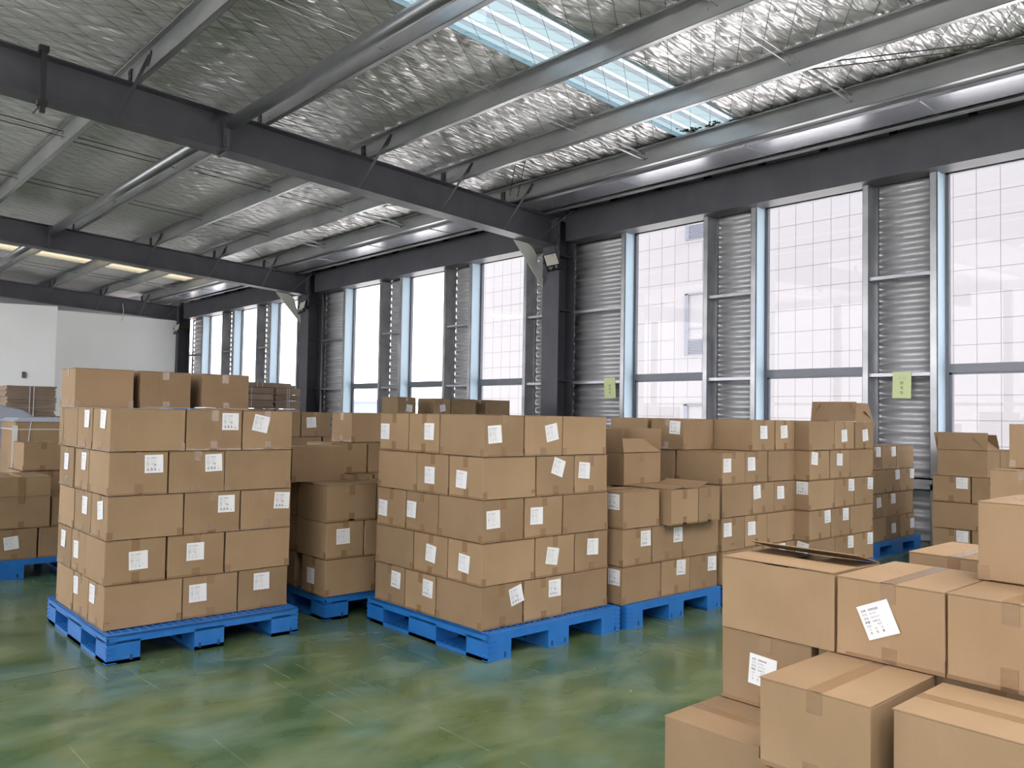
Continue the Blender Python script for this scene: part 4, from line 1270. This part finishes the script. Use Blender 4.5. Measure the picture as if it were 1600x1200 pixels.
# right-hand stack before the window
g8 = 'cartons of the right-hand stack before the window'
for row in (1, 3):
    C(9.0, 9.46, 3.107, 3.475, row, 'X', 'labelled carton at the left end, %s, %s' % (ROWN[row], STK['S8']), g8, ('L', 3.185, ZL[row-1]+.205, 0, 0))
    C(9.0, 9.46, 2.735, 3.098, row, 'X', 'partly hidden carton right of the labelled one, %s, %s' % (ROWN[row], STK['S8']), g8)
C(9.0, 9.36, 3.02, 3.480, 2, 'Y', 'plain long carton in the second row, %s' % STK['S8'], g8)
open_carton(9.0, 9.36, 2.947, 3.425, ZL[3], BH, 'open carton with a raised long flap on the right-hand stack before the window', g8, {'-x': 80, '+x': 60, '-y': 45, '+y': 100})
C(9.37, 9.83, 2.94, 3.30, 4, 'X', 'carton behind the open one on the right-hand stack before the window', g8)
load(9.475, 9.93, 2.94, 3.30, .17, ZL[3], 'wrapped load behind the right-hand stack before the window')

# stack at the right edge behind the foreground pile
g9 = 'cartons of the right edge stack'
load(5.36, 5.95, 1.03, 1.752, 0, ZL[3], 'wrapped load under the right edge stack')
C(5.36, 5.82, 1.395, 1.752, 4, 'X', 'corner carton of the right edge stack, just behind the foreground pile', g9)
C(5.36, 5.82, 1.03, 1.387, 4, 'X', 'carton beside the corner one in the right edge stack', g9)
C(5.585, 5.95, 1.25, 1.712, 5, 'Y', 'single carton on top of the right edge stack, before the last window', g9)

# foreground pile
gf = 'cartons of the foreground pile'
open_carton(2.772, 3.130, 1.392, 1.848, ZL[2], BH, 'large foreground carton with its far flap lifted, dark gap inside', gf, {'-x': 0, '+x': 14, '-y': -1, '+y': -1})
C(2.770, 3.235, 1.032, 1.386, 3, 'X', 'foreground carton with a tilted white label and shiny taped top', gf, ('L', 1.242, .846, 24, 0), gap=.001)
C(2.770, 3.235, .665, 1.028, 3, 'X', 'foreground carton at the right edge with brown tape legs, no label', gf)
C(2.778, 3.238, 1.482, 1.848, 2, 'X', 'foreground carton below the open one, with a half-hidden white label', gf, ('L', 1.675, .572, -4, 0), gap=.001)
C(2.80, 3.26, 1.112, 1.472, 2, 'X', 'foreground carton glimpsed between the labelled one and the front carton', gf)
C(2.80, 3.26, .70, 1.10, 2, 'X', 'foreground carton hidden under the right-edge one', gf)
C(2.330, 2.795, 1.060, 1.418, 2, 'X', 'front foreground carton with taped top, nearest to the camera', gf, seed=11)
C(2.372, 2.735, .565, 1.028, 2, 'Y', 'long foreground carton at the bottom right corner, tape along its top', gf)
C(2.440, 2.795, 1.405, 1.868, 1, 'Y', 'lowest foreground carton at the bottom, shiny tape on its top', gf)
C(2.335, 2.795, 1.040, 1.400, 1, 'X', 'foreground carton under the front one, only its edge showing', gf)
C(2.38, 2.79, .60, 1.03, 1, 'Y', 'foreground carton under the bottom right corner one', gf)
load(2.815, 3.27, .55, 1.86, .17, ZL[1], 'wrapped bottom load inside the foreground pile')
C(3.085, 3.545, .585, 1.045, 4, 'Y', 'tall-standing carton at the right edge on top of the foreground pile', gf, tape=True)
load(3.67, 3.99, 1.10, 1.46, 0, ZL[2], 'wrapped load at the back of the foreground pile')
C(3.535, 3.995, 1.10, 1.46, 3, 'X', 'carton behind the tilted-label one, striped shiny tape over its top', gf)

# ------------------------------------------------------------------ back row behind the centre stack
gb = 'cartons of the back row'
load(7.40, 8.45, 10.91, 11.9, 0, ZL[5], 'wrapped load carrying the two outer cartons of the back row')
load(8.47, 9.76, 10.91, 11.9, 0, ZL[5], 'wrapped load carrying the pale cartons of the back row')
gt = 'cartons on top of the back row'
C(7.393, 7.745, 10.90, 11.36, 6, 'Y', 'leftmost carton on the back row, white label low on its front', gt, ('F', 7.62, 1.60, -6, 1))
C(8.10, 8.449, 10.90, 11.36, 6, 'Y', 'carton on the back row, taped front with a tilted label', gt, ('F', 8.284, 1.615, 12, 0))
C(8.46, 9.00, 10.90, 11.27, 6, 'X', 'plain pale carton on the back row, right of the taped one', gt)
C(9.207, 9.77, 10.90, 11.20, 6, 'X', 'rightmost carton on the back row, dark left end', gt)

# ------------------------------------------------------------------ left edge group
gl = 'cartons at the left edge'
C(1.478, 1.834, 8.30, 8.76, 1, 'Y', 'labelled carton at the left edge, bottom row on the blue pallet', gl, ('F', 1.632, .318, 6, 0))
C(1.844, 2.20, 8.30, 8.76, 1, 'Y', 'carton at the left edge, bottom row, right of the labelled one', gl)
big = C(1.46, 1.932, 8.30, 8.95, 2, 'Y', 'big carton at the left edge with a lid seam and long tape', gl, h=.455)
MB().box(-.328, .328, -.238, .238, .286, .290).build('lid_seam', M['card_dark'], big)
MB().box(-.3265, -.3245, -.024, .024, .22, .44).build('front_tape', M['tape'], big)
C(1.94, 2.30, 8.32, 8.78, 2, 'Y', 'carton half hidden right of the big left-edge carton', gl)
load(1.82, 2.35, 9.02, 9.60, .17, .652, 'wrapped load behind the cartons at the left edge')
C(1.82, 2.35, 9.02, 9.60, 1, 'Y', 'carton under the small brightly lit one at the left edge', gl, h=.241, z=.652)
C(1.842, 2.19, 9.0, 9.46, 1, 'Y', 'small carton at the left edge with a brightly lit left side', gl, z=.894, h=.275)
# strapped bale
pal = empty('strapped_bale', (2.40, 10.85, 0)); tag(pal, 'large strapped cardboard bale wrapped in film, left edge', 'bale')
MB().box(-.345, .345, -.36, .36, .74, 1.36).build('block', M['card'], pal, bevel=.012)
MB().box(-.34, .34, -.35, .35, 0, .74).build('lower_block', M['card_dark'], pal, bevel=.01)
MB().prism([(-.36, 1.355), (-.30, 1.385), (.1, 1.395), (.36, 1.37), (.36, 1.345), (-.36, 1.345)], 'y', -.37, .37).build('film_cover', M['wrap'], pal)
MB().bar((-.345, -.366, 1.30), (-.345, -.366, .75), .05, .006, ref=(0, 1, 0)).build('edge_protector', M['gusset'], pal)
MB().box(-.352, .352, -.366, -.361, 1.255, 1.263).box(-.352, -.346, -.366, .366, 1.255, 1.263).build('strap', M['strap'], pal)
MB().bar((-.19, -.365, 1.37), (-.24, -.365, .78), .008, .004, ref=(0, 1, 0)).build('strap', M['strap'], pal)
# covered pile further left
o = MB()
pts = [(-.9, .0), (-.9, 1.30), (-.78, 1.46), (-.45, 1.55), (-.05, 1.56), (.35, 1.47), (.55, 1.33), (.58, 0)]
o.prism(pts, 'y', -.45, .45)
o = o.build('covered_pile', M['wrap'], bevel=.03); o.location = (2.05, 12.2, 0); tag(o, 'rounded pile under a grey plastic sheet at the left edge', 'pile')

# flattened cartons in bundles
def bundle(x0, x1, y0, y1, z0, z1, label, group, seed, sheets=14, wave=0.0):
    r = random.Random(seed)
    b = MB(); t = (z1-z0)/sheets
    for k in range(sheets):
        j = [r.uniform(-.018, .018) for _ in range(4)]
        b.box(x0+j[0], x1+j[1], y0+j[2], y1+j[3], z0+k*t+.001, z0+(k+1)*t-.0008)
    root = empty('flat_carton_bundle', ((x0+x1)/2, (y0+y1)/2, z0)); tag(root, label, 'cardboard', group)
    b.v = [(v[0]-(x0+x1)/2, v[1]-(y0+y1)/2, v[2]-z0) for v in b.v]
    s = b.build('sheets', M['card_dark'], root); s['kind'] = 'stuff'
    w = x1-x0
    for f in (.46, .54):
        MB().box(w*(f-.5)-.006, w*(f-.5)+.006, -(y1-y0)/2-.022, -(y1-y0)/2-.019, -.0, z1-z0+.001).build('strap', M['strap'], root)
    return root
gl2 = 'flattened carton bundles by the white wall'
bundle(2.80, 3.50, 15.0, 16.0, 1.37, 1.85, 'top bundle of flattened dark cartons before the angled white wall', gl2, 1, 22)
bundle(2.70, 4.20, 15.0, 16.0, .95, 1.365, 'lower wide bundle of flattened cartons before the white wall', gl2, 3, 18)
bundle(2.70, 4.20, 15.0, 16.0, .0, .945, 'bottom bundle of flattened cartons near the white wall', gl2, 4, 30)
gr_ = 'flattened carton bundles by the second column'
zt_ = [0.0, 1.58, 1.775, 1.915, 2.065]
for k in range(4):
    bundle(7.55, 8.76, 18.0, 18.8, zt_[k]+.003, zt_[k+1]-.006, 'bundle of flattened cartons near second column, left pile, tier %s' % ord_w[k], gr_, 20+k, 7 if k else 30)
    bundle(8.80, 9.42, 18.0, 18.8, zt_[k]+.003, zt_[k+1]-.006, 'bundle of flattened cartons near second column, right pile, tier %s' % ord_w[k], gr_, 40+k, 7 if k else 30)
bundle(7.62, 9.20, 18.02, 18.8, 2.07, 2.18, 'long loose bundle across the top of the flattened cartons by second column', gr_, 60, 6)
